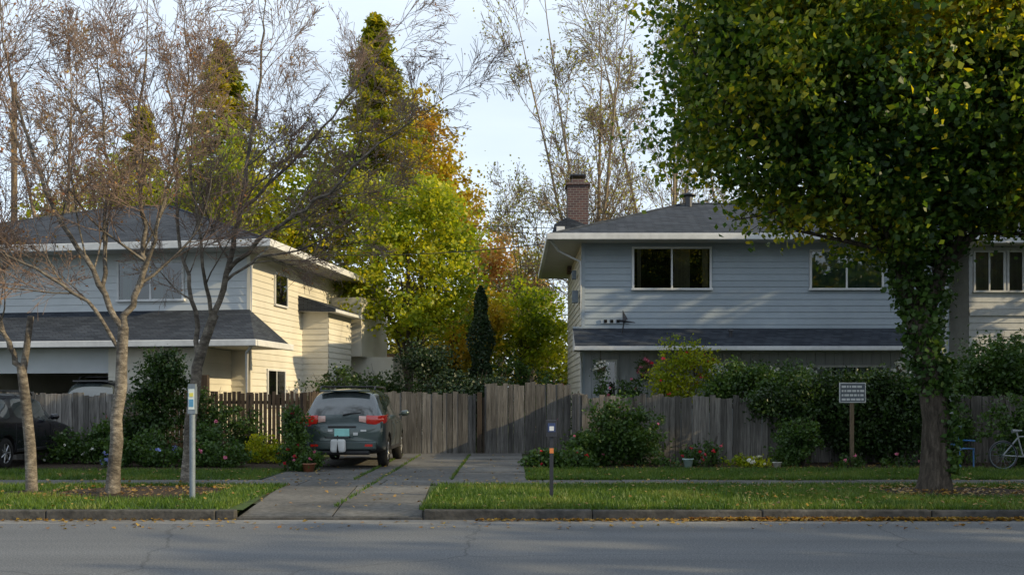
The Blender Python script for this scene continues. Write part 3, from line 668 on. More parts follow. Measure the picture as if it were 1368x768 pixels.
tb.add([(-8.26, 16.8, 2.1), (-8.2, 16.8, 2.5), (-8.12, 16.8, 3.1), (-8.12, 16.8, 3.11)], [.06, .055, .05, .001], 10)
limb(tb, [(-8.28, 16.8, 2.2), (-8.5, 16.8, 2.7), (-8.75, 16.7, 3.5), (-8.7, 16.6, 4.8), (-8.6, 16.6, 6.4)], .05, .014, bare, tips, 8, 1.9)
limb(tb, [(-8.4, 16.8, 2.5), (-8.9, 16.9, 3.1), (-9.6, 17, 3.9), (-10, 17, 5)], .035, .012, bare, tips, 6, 1.6)
tb.build('branches', M['bark_light'], tcx, twigmat=M['redtwig'])
leaf_obj('buds', tip_leaves(tips, .06, .04), .05, M['L_bud'], tcx)

big = empty('leafy_street_tree'); tb = Tubes(); tips = []
oBig = dict(seg=[.4, .3, .3], wander=.12, up=[.03, .02, .01], kids=[5, 4], ratio=.5, rr=.5, rmin=.008, angle=(30, 60), leaflvl=0)
tb.add([(7.3, 17.2, 0), (7.3, 17.2, .15), (7.31, 17.2, .4), (7.33, 17.22, .9), (7.33, 17.2, 1.35), (7.25, 17.2, 1.9), (7.17, 17.2, 2.4), (7.05, 17.2, 3.0), (7.0, 17.2, 3.3)], [.44, .31, .255, .235, .225, .22, .225, .23, .18], 18)
limb(tb, [(7.05, 17.2, 3.0), (6.72, 17.1, 3.8), (6.45, 16.9, 4.8), (5.9, 16.8, 6.4), (5.4, 16.8, 8.4)], .15, .05, oBig, tips, 9, 2.4)
limb(tb, [(7.1, 17.2, 3.0), (7.42, 17.3, 3.8), (7.62, 17.4, 4.6), (8.1, 17.5, 6.4), (8.6, 17.4, 8.6)], .16, .05, oBig, tips, 9, 2.4)
limb(tb, [(7.1, 17.2, 3.2), (7.1, 17.6, 4.4), (7.0, 18.2, 6.2), (7.0, 18.2, 9)], .12, .05, oBig, tips, 8, 2.2)
limb(tb, [(7.5, 17.3, 4.0), (8.2, 17.0, 4.7), (9.4, 16.6, 5.4), (10.5, 16.4, 6.4)], .09, .04, oBig, tips, 8, 2.0)
limb(tb, [(6.6, 17.1, 4.2), (5.6, 16.8, 5.0), (4.4, 16.6, 5.8), (3.4, 16.6, 6.8)], .08, .03, oBig, tips, 8, 1.8)
tb.build('trunk_and_limbs', M['bark'], big)
ells = [(6.6, 17.2, 7.0, 3.6, 3.4, 2.6), (4.7, 17.0, 6.7, 2.0, 2.4, 1.6), (9.2, 17.2, 7.2, 3.2, 3.0, 2.6), (7.2, 17.2, 9.2, 4.2, 3.6, 2.8), (4.9, 17.2, 8.4, 2.4, 2.6, 2.2),
        (5.9, 16.6, 5.4, 1.7, 1.8, .9), (8.6, 16.6, 5.5, 2.0, 2.0, 1.0), (10.2, 17, 6.6, 2.2, 2.4, 1.7), (6.75, 16.9, 4.5, .6, 1.0, .7)]
P = crown(ells, 2900, 55, .42, shell=.55)
P = P[(P[:, 2] > 4.0)]
P2 = tip_leaves(tips, 3, .18); P2 = P2[P2[:, 2] > 4.3]
P = np.concatenate([P, P2])
# sunlight painted into leaf colour: yellow likelier higher up and to the right
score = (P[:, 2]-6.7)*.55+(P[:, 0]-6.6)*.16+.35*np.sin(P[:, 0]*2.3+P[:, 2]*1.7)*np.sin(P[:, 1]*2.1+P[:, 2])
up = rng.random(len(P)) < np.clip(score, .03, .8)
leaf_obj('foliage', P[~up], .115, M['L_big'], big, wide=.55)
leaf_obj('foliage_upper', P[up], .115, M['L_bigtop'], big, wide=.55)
def ivy(path, rad, n, thick):
    path = np.array(path, float); t = rng.random(n)*(len(path)-1); i = t.astype(int); f = (t-i)[:, None]
    c = path[i]*(1-f)+path[np.minimum(i+1, len(path)-1)]*f
    a = rng.uniform(0, 2*np.pi, n); r = rad+np.abs(rng.normal(0, thick, n))
    return c+np.stack([np.cos(a)*r, np.sin(a)*r, rng.normal(0, .05, n)], -1)
iv = np.concatenate([ivy([(7.27, 17.2, 1.8), (7.17, 17.2, 2.4), (7.0, 17.2, 3.2), (6.7, 17.1, 4.0), (6.5, 16.9, 4.8)], .2, 2700, .09), ivy([(7.50, 17.12, .4), (7.5, 17.12, 1.5), (7.4, 17.15, 2.4)], .10, 1000, .07), ivy([(7.1, 17.2, 2.6), (7.4, 17.3, 3.6), (7.7, 17.4, 4.8)], .14, 900, .09)])
leaf_obj('ivy', iv, .10, M['L_ivy'], big, wide=.7)

def shade_tree(name, x, y, h, r, nc=600, mat='L_big', size=.2, zlow=3.2):  # trees out of frame, added to shade the road, lawn and houses
    e = empty(name); tb = Tubes()
    tb.add([(x, y, 0), (x, y, 1.5), (x+.1, y, zlow), (x, y, h*.7)], [.3, .24, .2, .08], 8)
    for k in range(5):
        a = k*1.26+rng.random(); tb.add([(x, y, zlow-.3), (x+math.cos(a)*r*.4, y+math.sin(a)*r*.4, zlow+1.4), (x+math.cos(a)*r*.7, y+math.sin(a)*r*.7, h*.7)], [.12, .08, .03], 6)
    tb.build('trunk', M['bark'], e)
    P = crown([(x, y, (h+zlow)/2, r, r, (h-zlow)/2), (x+r*.3, y+r*.2, h*.6, r*.7, r*.8, h*.25), (x-r*.35, y, h*.55, r*.6, r*.8, h*.22)], nc, 24, .6, shell=.7)
    leaf_obj('foliage', P, size, M[mat], e, wide=.6)
shade_tree('leafy_street_tree', 18.5, 16.5, 8.4, 4.4, size=.32, nc=500)
shade_tree('leafy_street_tree', 29, 17.5, 12.5, 6.0, size=.42, nc=500)
shade_tree('leafy_street_tree', 42, 18, 17, 7.0, size=.5, nc=500)
shade_tree('leafy_street_tree', 22, -1, 12, 6.0, size=.42, nc=500)
shade_tree('leafy_street_tree', 34, 0, 17, 7.2, size=.5, nc=500)
shade_tree('garden_tree', 21.8, 27.5, 13, 4.6, size=.38, nc=560)  # unseen tree added to keep sun off the blue-grey house front

def conifer(name, x, y, h, rbase, z0, n, mat, size=.2):
    e = empty(name); tb = Tubes()
    tb.add([(x, y, 0), (x, y, h*.5), (x, y, h)], [.3, .16, .02], 8)
    Ps = []
    nb = int(n/60)
    for i in range(nb):
        t = rng.random()**.8; z = z0+(h-z0)*t*0.995
        R = rbase*(1-t)**.8*(.45+.8*rng.random())+.08
        a = rng.uniform(0, 2*np.pi); s = np.sqrt(rng.random(60))
        px = x+np.cos(a)*R*s; py = y+np.sin(a)*R*s; pz = z-.30*R*s*s+.14*R*s
        wd = .12+.16*R*(1-s)*.9
        Ps.append(np.stack([px+rng.normal(0, 1, 60)*wd, py+rng.normal(0, 1, 60)*wd, pz+rng.normal(0, .09, 60)], -1))
        if i % 3 == 0: tb.add([(x, y, z), (x+math.cos(a)*R*.9, y+math.sin(a)*R*.9, z-.2*R)], [.03, .008], 3)
    tb.build('trunk', M['bark'], e)
    leaf_obj('needles', np.concatenate(Ps), size, M[mat], e, flat=.6, wide=.35)
conifer('conifer_tree', -6.3, 46, 19.4, 5.0, 3.0, 30000, 'L_conifer', .26)
conifer('conifer_tree', -14.6, 50, 19.6, 5.4, 3.0, 25000, 'L_conifer', .27)
conifer('conifer_tree', -20.0, 54, 17.5, 4.4, 3.0, 12000, 'L_conifer', .30)

def decid(name, base, ells, nc, per, cr, size, mat, r=.2, shell=.7, nl=6):
    e = empty(name); tb = Tubes(); x, y = base
    E = np.array(ells); top = E[:, 2].max()
    tb.add([(x, y, 0), (x+.1, y, top*.35), (x, y, top*.9)], [r, r*.7, r*.2], 8)
    tips = []
    o = dict(seg=[.6, .5, .4], wander=.14, up=[.05, .03, .02], kids=[5, 4], ratio=.5, rr=.5, rmin=.012, angle=(30, 60), leaflvl=0)
    for k in range(nl):
        el = E[k % len(E)]; t = .35+.5*k/nl
        d = unit(np.array([el[0]-x, el[1]-y, el[2]-top*t*.6])+rng.normal(0, .6, 3)+np.array([0, 0, .5]))
        grow(tb, np.array([x, y, top*t*.7]), d, el[3]*1.4, r*.45, 0, o, tips)
    tb.build('branches', M['bark'], e)
    P = crown(ells, nc, per, cr, shell=shell)
    leaf_obj('foliage', P, size, M[mat], e, wide=.6)
decid('maple_tree', (-4.0, 38), [(-4.3, 38, 7.6, 2.3, 2.5, 2.0), (-2.3, 38, 6.4, 1.4, 2, 1.3), (-5.9, 38.5, 5.8, 1.5, 2, 1.3), (-3.4, 38, 5.0, 2.2, 2.2, 1.0), (-3.0, 38, 9.2, 1.3, 1.6, 1.0), (-5.2, 38, 9.4, 1.0, 1.6, .9), (-1.9, 38, 7.9, .9, 1, .7)], 450, 38, .5, .16, 'L_yg', shell=.85)
decid('maple_tree', (-8.5, 45), [(-8.5, 45, 11.0, 2.3, 2.5, 3.2), (-10, 46, 8.5, 2.6, 2.5, 2.5)], 270, 34, .6, .2, 'L_yg', shell=.9)
decid('maple_tree', (-11.5, 44), [(-11.5, 44, 9.3, 2.4, 2.5, 2.0), (-12.4, 44, 11.6, 2.0, 2, 2.2), (-14.5, 44, 9.6, 1.8, 2, 1.6)], 250, 32, .6, .2, 'L_yg', shell=.9)
decid('maple_tree', (-18, 46), [(-18, 46, 10.5, 2.4, 2.5, 2.6), (-21, 46, 9.3, 2.2, 2, 2)], 180, 30, .6, .2, 'L_yg', shell=.9)
decid('autumn_tree', (-4.6, 50), [(-4.8, 50, 14.6, 1.5, 2, 2.6), (-3.6, 50, 12.4, 1.5, 2, 2.4), (-2.9, 50, 10.2, 1.5, 2, 2.4)], 300, 32, .5, .2, 'L_gold', shell=.9)
decid('autumn_tree', (-.8, 60), [(-1.0, 60, 9.5, 2.3, 2.5, 2.3), (1.2, 60, 8.0, 2.0, 2, 2.0), (-2.6, 60, 11.5, 1.2, 2, 1.8)], 240, 30, .6, .22, 'L_orange', shell=.9)
decid('garden_tree', (.6, 43), [(.2, 43, 4.9, 2.0, 1.8, 1.9), (1.6, 43, 4.2, 1.5, 1.8, 1.9), (-1.3, 44, 4.4, 1.4, 1.6, 1.6)], 300, 34, .45, .16, 'L_yg')
decid('garden_tree', (-2.4, 41), [(-2.0, 41, 3.8, 1.3, 1.3, 1.2), (-1.2, 41.5, 5.4, 1.2, 1.3, 1.0)], 150, 32, .4, .16, 'L_gold')
decid('garden_tree', (-2.6, 33), [(-2.8, 33, 3.0, .9, .8, .6), (-2.2, 33, 2.3, .7, .7, .5)], 130, 40, .3, .09, 'L_cypress', r=.07)
e = empty('columnar_cypress'); nC = 9000; z = rng.random(nC); a = rng.uniform(0, 2*np.pi, nC)
R = .45*np.minimum(1, (1-z)*3.2)**.6*(.85+.25*np.sin(z*21+a*2))*np.sqrt(.4+.6*rng.random(nC))
leaf_obj('foliage', np.stack([-1.05+R*np.cos(a), 33.5+R*np.sin(a), .2+z*5.3], -1), .11, M['L_cypress'], e, wide=.4)
tb = Tubes(); tb.add([(-1.05, 33.5, 0), (-1.05, 33.5, 5)], [.08, .02], 6); tb.build('trunk', M['bark'], e)

tall = dict(seg=[.8, .6, .5, .4], wander=.08, up=[.08, .05, .03, .02], kids=[8, 6, 4], ratio=.56, rr=.5, rmin=.012, angle=(22, 50), leaflvl=1)
def tall_tree(name, x, y, h, spread, nlimb, klen, leafp, leafmat_='L_pale', sp=.35, nst=5, ls=.13):
    e = empty(name); tb = Tubes(); tips = []
    for k in range(nst):
        a = k*6.28/nst+rng.uniform(-.4, .4); s = spread*rng.uniform(.7, 1.1) if k else .3
        fz = h*rng.uniform(.16, .3)
        limb(tb, [(x, y, 0), (x+.05, y, fz), (x+math.cos(a)*s*.45, y+math.sin(a)*s*.45, fz+(h-fz)*.38), (x+math.cos(a)*s, y+math.sin(a)*s, h*(.93-.12*rng.random()))], .22-.02*k, .03, tall, tips, nlimb, klen, tmin=.30, spawn_up=.25)
    tb.build('branches', M['twig'], e)
    leaf_obj('foliage', tip_leaves(tips, leafp, sp), ls, M[leafmat_], e, wide=.6)
tall_tree('tall_bare_tree', 4.2, 50, 21, 3.8, 9, 4.4, .22)
tall_tree('tall_bare_tree', 8.6, 54, 22, 4.0, 8, 4.6, .2, nst=4)
tall_tree('tall_bare_tree', 1.2, 56, 11.5, 1.8, 7, 3.2, .4, nst=3)
tall_tree('tall_bare_tree', 13.5, 58, 21, 4, 7, 4.5, .2, nst=3)
tall_tree('tall_bare_tree', -18, 40, 15, 2.5, 7, 3.6, .12, 'L_bud', nst=3)
P = []
for x in np.arange(-75, 80, 3.2):
    hh = rng.uniform(4.5, 7) if -2.5 < x < 8 else rng.uniform(7, 12)
    P.append(crown([(x, 78+rng.uniform(-6, 6), hh*.5, 2.6, 2, hh*.55)], 50, 22, .9, shell=.8))
leaf_obj('distant_tree_line', np.concatenate(P), .45, M['L_far'], None, wide=.7)
tallx = []
for x, hh in [(-38, 15), (-33, 12), (-28, 15), (22, 12), (27, 14), (34, 13)]:
    tallx.append(crown([(x, 62, hh*.5, 3, 3, hh*.52)], 100, 24, .9, shell=.8))
leaf_obj('distant_tree_line', np.concatenate(tallx), .38, M['L_far'], None, wide=.7)

# ------------------------------------------------------------------ shrubs
def shrub(name, ells, nc, per, cr, size, mat, flowers=None, wide=.55, zmin=G+.02):
    e = empty(name)
    P = crown(ells, nc, per, cr, shell=.75, zmin=zmin)
    leaf_obj('foliage', P, size, M[mat], e, wide=wide)
    tb = Tubes()
    for el in ells:
        for k in range(4):
            d = rng.normal(0, .3, 3); tb.add([(el[0]+d[0]*.1, el[1]+d[1]*.1, 0 if el[2]-el[5] < .8 else el[2]-el[5]), (el[0]+d[0]*el[3], el[1]+d[1]*el[4], el[2]+el[5]*.5)], [.02, .006], 4)
        for k in range(5):
            a = rng.uniform(0, 6.28); q = np.array([el[0]+math.cos(a)*el[3]*.5, el[1]+math.sin(a)*el[4]*.5, el[2]+el[5]*.6]); t = q+np.array([math.cos(a)*.15, math.sin(a)*.1, rng.uniform(.25, .5)])*min(1, el[5]*1.4)
            if t[2] > .3: tb.add([q, t], [.008, .004], 3)
    tb.build('stems', M['bark'], e)
    if flowers:
        fm, n, fs = flowers
        C = crown([(a, b-.05, c, d*1.04, e_*1.06, f*1.04) for a, b, c, d, e_, f in ells], n, 6, fs*.6, shell=.10, zmin=.2)
        leaf_obj('blossoms', C, fs, M[fm], e, wide=.9)
    return e
shrub('rose_bush', [(2.3, 23.9, .85, .75, .6, .85), (3.0, 23.9, .7, .6, .55, .75), (1.8, 23.8, .5, .5, .5, .5)], 260, 45, .2, .085, 'L_bush', ('F_pink', 5, .05))
shrub('low_plant', [(.9, 23.2, .25, .6, .35, .3), (1.5, 23.0, .22, .5, .3, .28), (.5, 23.5, .2, .3, .3, .25)], 110, 30, .14, .09, 'L_bush', ('F_red', 8, .05))
shrub('ivy_hedge', [(7.3, 24.7, 1.5, .9, .5, .8), (8.4, 24.6, 1.1, 1.0, .55, 1.1), (9.6, 24.6, 1.1, .9, .6, 1.1), (8.9, 24.8, 2.0, 1.5, .6, .4), (6.4, 24.8, 1.6, .5, .3, .35)], 620, 45, .22, .085, 'L_hedge')
shrub('ivy_hedge', [(7.2, 25.2, 2.1, .6, .4, .35), (6.0, 26, 2.2, .7, .5, .55), (5.5, 26, 1.9, .5, .4, .45), (6.8, 25.8, 2.0, .5, .4, .4)], 220, 40, .2, .085, 'L_bush')
shrub('garden_shrub', [(6.6, 23.6, .55, .5, .45, .55), (6.9, 23.6, .8, .35, .35, .4)], 110, 40, .15, .075, 'L_bush')
shrub('flower_bed', [(4.3, 23.6, .3, .3, .3, .35), (4.7, 23.5, .4, .25, .25, .4)], 50, 26, .13, .07, 'L_bush', ('F_red', 14, .055))
shrub('flower_bed', [(5.4, 23.4, .2, .35, .25, .22), (5.8, 23.3, .15, .3, .25, .2)], 45, 26, .12, .07, 'L_yg', ('F_white', 16, .06))
shrub('flower_bed', [(3.6, 23.0, .15, .3, .25, .2), (7.9, 23.2, .2, .4, .25, .25), (9, 23.2, .2, .4, .25, .25), (9.8, 23.2, .25, .4, .3, .3)], 80, 26, .12, .07, 'L_bush', ('F_pink', 9, .05))
shrub('climbing_plant', [(4.9, 30.0, 2.6, .5, .4, .95), (5.5, 30, 2.9, .6, .4, .5), (4.5, 29.9, 2.2, .45, .4, .8), (5.2, 29.9, 2.0, .8, .4, .5), (6.0, 30, 2.4, .35, .3, .6)], 165, 26, .26, .09, 'L_yg', ('F_red', 22, .075))
shrub('climbing_plant', [(2.75, 30.4, 1.9, .2, .2, .5), (3.5, 30.3, 1.9, .5, .3, .45)], 60, 22, .17, .08, 'L_bush', ('F_pink', 10, .07))
shrub('climbing_plant', [(8.3, 30.0, 2.2, .7, .5, .6), (7.6, 30, 2.3, .4, .4, .5), (9.1, 30, 2.1, .4, .4, .5)], 100, 28, .22, .09, 'L_bush', ('F_white', 10, .07))
shrub('garden_shrub', [(12.2, 26.5, 1.6, 1.2, .9, 1.3), (13.6, 26.2, 1.9, 1.3, 1, 1.5), (12.6, 26, 2.6, .9, .9, .8), (11.3, 26, 1.3, .8, .7, 1.1), (14.6, 27, 2.6, 1.2, 1, 1.3)], 460, 40, .3, .11, 'L_bush')
shrub('garden_shrub', [(12.1, 23.4, .9, .9, .5, .9), (10.9, 24.2, .9, .4, .3, .9)], 150, 38, .2, .09, 'L_bush')
shrub('garden_shrub', [(-9.0, 25.2, 1.5, .65, .6, 1.4), (-8.7, 25.1, 2.2, .5, .5, .7), (-9.4, 25, .9, .6, .5, .9)], 290, 42, .2, .085, 'L_hedge')
shrub('garden_shrub', [(-10.9, 24.6, .45, .7, .5, .5), (-10.0, 24.6, .55, .6, .5, .55)], 130, 36, .18, .08, 'L_bush', ('F_white', 12, .06))
shrub('flower_bed', [(-9.1, 23.4, .4, .6, .4, .42), (-8.2, 23.3, .3, .6, .4, .36), (-8.6, 23.6, .6, .3, .3, .4)], 130, 34, .15, .08, 'L_bush', ('F_blue', 22, .075))
shrub('flower_bed', [(-7.2, 23.4, .35, .7, .4, .4), (-6.6, 23.3, .3, .5, .4, .34), (-7.4, 24.4, .6, .5, .4, .55)], 140, 34, .15, .08, 'L_bush', ('F_pink', 14, .065))
shrub('garden_shrub', [(-6.3, 24.9, .45, .4, .4, .4), (-5.8, 24.8, .35, .3, .3, .35)], 60, 34, .15, .075, 'L_yg')
shrub('rhododendron', [(-7.9, 25.6, 1.0, .6, .5, .9), (-7.0, 26.0, .8, .5, .4, .7)], 130, 36, .18, .085, 'L_hedge')
shrub('flowering_bush', [(-4.85, 22.0, .5, .28, .3, .55), (-4.75, 22.0, 1.0, .26, .3, .45), (-4.9, 22.1, 1.2, .2, .25, .3)], 90, 38, .14, .07, 'L_bush', ('F_red', 20, .055))
shrub('flowering_bush', [(-4.45, 21.8, .36, .28, .3, .34), (-4.5, 21.8, .25, .3, .3, .25)], 60, 36, .13, .07, 'L_bush', ('F_pink', 9, .05))
shrub('garden_shrub', [(-1.3, 30.5, 1.4, .8, .7, 1.2), (-.6, 30.8, 1.7, .6, .6, .8), (-2.3, 30.6, 1.5, .6, .5, .9)], 260, 38, .22, .09, 'L_cypress')
shrub('garden_shrub', [(-5.8, 33, 1.6, 1.3, .9, 1.1), (-4.3, 33.5, 1.8, 1.1, .9, 1.0)], 200, 38, .25, .10, 'L_hedge')
shrub('garden_shrub', [(1.2, 33, 1.3, .8, .8, 1.2)], 70, 36, .25, .1, 'L_bush', ('F_pink', 8, .07))
shrub('garden_shrub', [(-2.9, 36, 1.6, 1.0, .8, 1.3), (0, 38, 1.8, 1.6, 1, 1.6)], 160, 36, .3, .12, 'L_bush')
def pot(name, x, y, r, h, col):
    e = empty(name, (x, y, 0)); tb = Tubes()
    tb.add([(0, 0, G), (0, 0, G+.01), (0, 0, G+h*.85), (0, 0, G+h*.86), (0, 0, G+h), (0, 0, G+h), (0, 0, G+h-.05)], [.01, r*.7, r*.95, r*1.08, r*1.08, r*.9, r*.01], 20)
    tb.build('pot', plain(name+'_glaze', col, rough=.35), e); return e
pot('plant_pot', 4.05, 22.9, .12, .22, (.3, .42, .4)); pot('plant_pot', 6.1, 22.9, .1, .14, (.5, .5, .45)); pot('plant_pot', -4.4, 21.55, .15, .2, (.25, .1, .05))

# ------------------------------------------------------------------ street furniture
e = empty('utility_marker_post', (-5.04, 15.7, G)); tb = Tubes()
tb.add([(0, 0, -.1), (0, 0, 1.5)], [.045, .045], 12); tb.build('post', M['steel'], e)
bx = Boxes(); bx.add(-.06, .06, -.05, .05, 1.35, 1.78, 0); bx.add(-.047, .047, -.056, -.051, 1.42, 1.74, 3); bx.add(-.035, .035, -.060, -.057, 1.46, 1.58, 1); bx.add(-.03, .03, -.062, -.057, 1.62, 1.68, 2); bx.add(-.055, .055, -.045, .045, 1.781, 1.82, 0)
bx.build('head', [M['steel'], plain('sticker_blue', (.08, .25, .42)), plain('sticker_yellow', (.6, .55, .1)), plain('sticker_white', (.55, .62, .62))], e, bevel=.004)
e = empty('bollard_post', (.63, 15.9, G)); bx = Boxes()
bx.add(-.03, .03, -.03, .03, -.1, .98, 0); bx.add(-.085, .085, -.06, .06, .981, 1.25, 0); bx.add(-.06, .06, -.066, -.061, 1.06, 1.2, 1); bx.add(-.035, .035, -.07, -.067, 1.08, 1.15, 2); bx.add(-.032, .032, -.034, -.031, .72, .8, 3); bx.add(-.05, .05, -.05, .05, -.02, .02, 0)
bx.build('post_and_head', [M['blackmetal'], plain('dark_blue', (.03, .05, .14), rough=.35), plain('label_white', (.6, .62, .65)), plain('label_orange', (.55, .18, .05))], e, bevel=.006)
e = empty('yard_sign', (8.0, 23.4, G)); bx = Boxes()
bx.add(-.04, .04, -.0, .07, -.1, 1.95, 0); bx.add(-.31, .31, -.02, -.001, 1.5, 1.97, 1); bx.add(-.29, .29, -.024, -.021, 1.52, 1.95, 2)
for r_ in range(4):
    x = -.26
    while x < .22:
        w = rng.uniform(.03, .11); bx.add(x, min(x+w, .27), -.028, -.025, 1.85-r_*.1, 1.90-r_*.1, 1); x += w+.02
bx.build('board_and_post', [M['wood'], plain('sign_white', (.6, .62, .64)), plain('sign_dark', (.10, .12, .15))], e, bevel=.003)

e = empty('utility_pole'); tb = Tubes(); tb.add([(-22.5, 45, 0), (-22.5, 45, 16)], [.17, .12], 10); tb.build('pole', M['wood'], e)
tb = Tubes()
def wire(a, b, sag):
    a = np.array(a, float); b = np.array(b, float); t = np.linspace(0, 1, 18)[:, None]
    p = a*(1-t)+b*t; p[:, 2] -= (4*sag*t*(1-t))[:, 0]; tb.add(p, np.full(18, .016), 4)
wire((-22.5, 45, 12), (30, 47, 11.5), 1.5); wire((-22.5, 45, 11.3), (30, 47, 10.8), 1.5); wire((-22.5, 45, 10.6), (1.3, 33.2, 6.9), 1.2); wire((-22.5, 45, 12.3), (30, 46, 9), 1.6); wire((-22.5, 45, 9), (-8.5, 33, 6.6), .5)
tb.build('wires', M['wire'], e)

e = empty('bicycle', (11.45, 22.2, G)); tb = Tubes()
def circ(cx, cz, R, r, n=28):
    a = np.linspace(0, 2*np.pi, n+1); tb.add(np.stack([cx+R*np.cos(a), np.zeros(n+1), cz+R*np.sin(a)], -1), np.full(n+1, r), 6)
for cx in (-.5, .5): circ(cx, .33, .315, .02)
tb.build('tyres', M['blackmetal'], e); tb = Tubes()
for cx in (-.5, .5):
    circ(cx, .33, .29, .008)
    for k in range(14):
        a = k*math.pi/7; tb.add([(cx, 0, .33), (cx+.29*math.cos(a), 0, .33+.29*math.sin(a))], [.003, .003], 3)
tb.build('rims_spokes', M['steel'], e); tb = Tubes()
for a, b in [((-.5, 0, .33), (-.05, 0, .3)), ((-.05, 0, .3), (-.2, 0, .85)), ((-.5, 0, .33), (-.17, 0, .72)), ((-.17, 0, .74), (.32, 0, .78)), ((-.05, 0, .3), (.34, 0, .7)), ((.30, 0, .92), (.5, 0, .33))]:
    tb.add([a, b], [.016, .016], 7)
tb.add([(.3, -.25, .96), (.28, 0, .95), (.3, .25, .96)], [.013]*3, 6); tb.add([(-.3, 0, .87), (-.08, 0, .88)], [.05, .02], 6); tb.build('frame', plain('bike_paint', (.25, .27, .3), rough=.3), e)

e = empty('garden_chair', (10.5, 23.3, G)); bx = Boxes(); e.rotation_euler = (0, 0, .4)
for a in (-.22, .19):
    for b in (-.2, .19): bx.add(a, a+.03, b, b+.03, 0, .42)
for k in range(6): bx.add(-.23, .23, -.21+k*.072, -.155+k*.072, .421, .44)
bx.add(-.22, -.19, .19, .22, .441, .9); bx.add(.19, .22, .19, .22, .441, .9)
for k in range(5): bx.add(-.18+k*.075, -.13+k*.075, .195, .21, .45, .86)
bx.add(-.23, .23, .187, .223, .901, .95); bx.add(-.24, -.2, -.21, .18, .6, .63); bx.add(.2, .24, -.21, .18, .6, .63)
bx.build('frame', [plain('chair_blue', (.05, .16, .36), rough=.4)], e, bevel=.006)

# ------------------------------------------------------------------ cars
M['tyre'] = plain('tyre', (.02, .02, .02), rough=.85, spec=.2)
M['rim'] = plain('alloy', (.35, .36, .38), rough=.3, metallic=.8)
M['carglass'] = plain('car_glass', (.05, .062, .065), rough=.03, spec=1.0, coat=1)
M['trimblk'] = plain('car_black_trim', (.018, .018, .02), rough=.5)
M['tail'] = plain('tail_red', (.60, .02, .012), rough=.12, coat=1)
M['tailw'] = plain('tail_clear', (.7, .45, .40), rough=.12, coat=1)
M['plate'] = plain('plate', (.30, .66, .62), rough=.4)
M['bag'] = plain('white_cover', (.65, .66, .66), rough=.5)

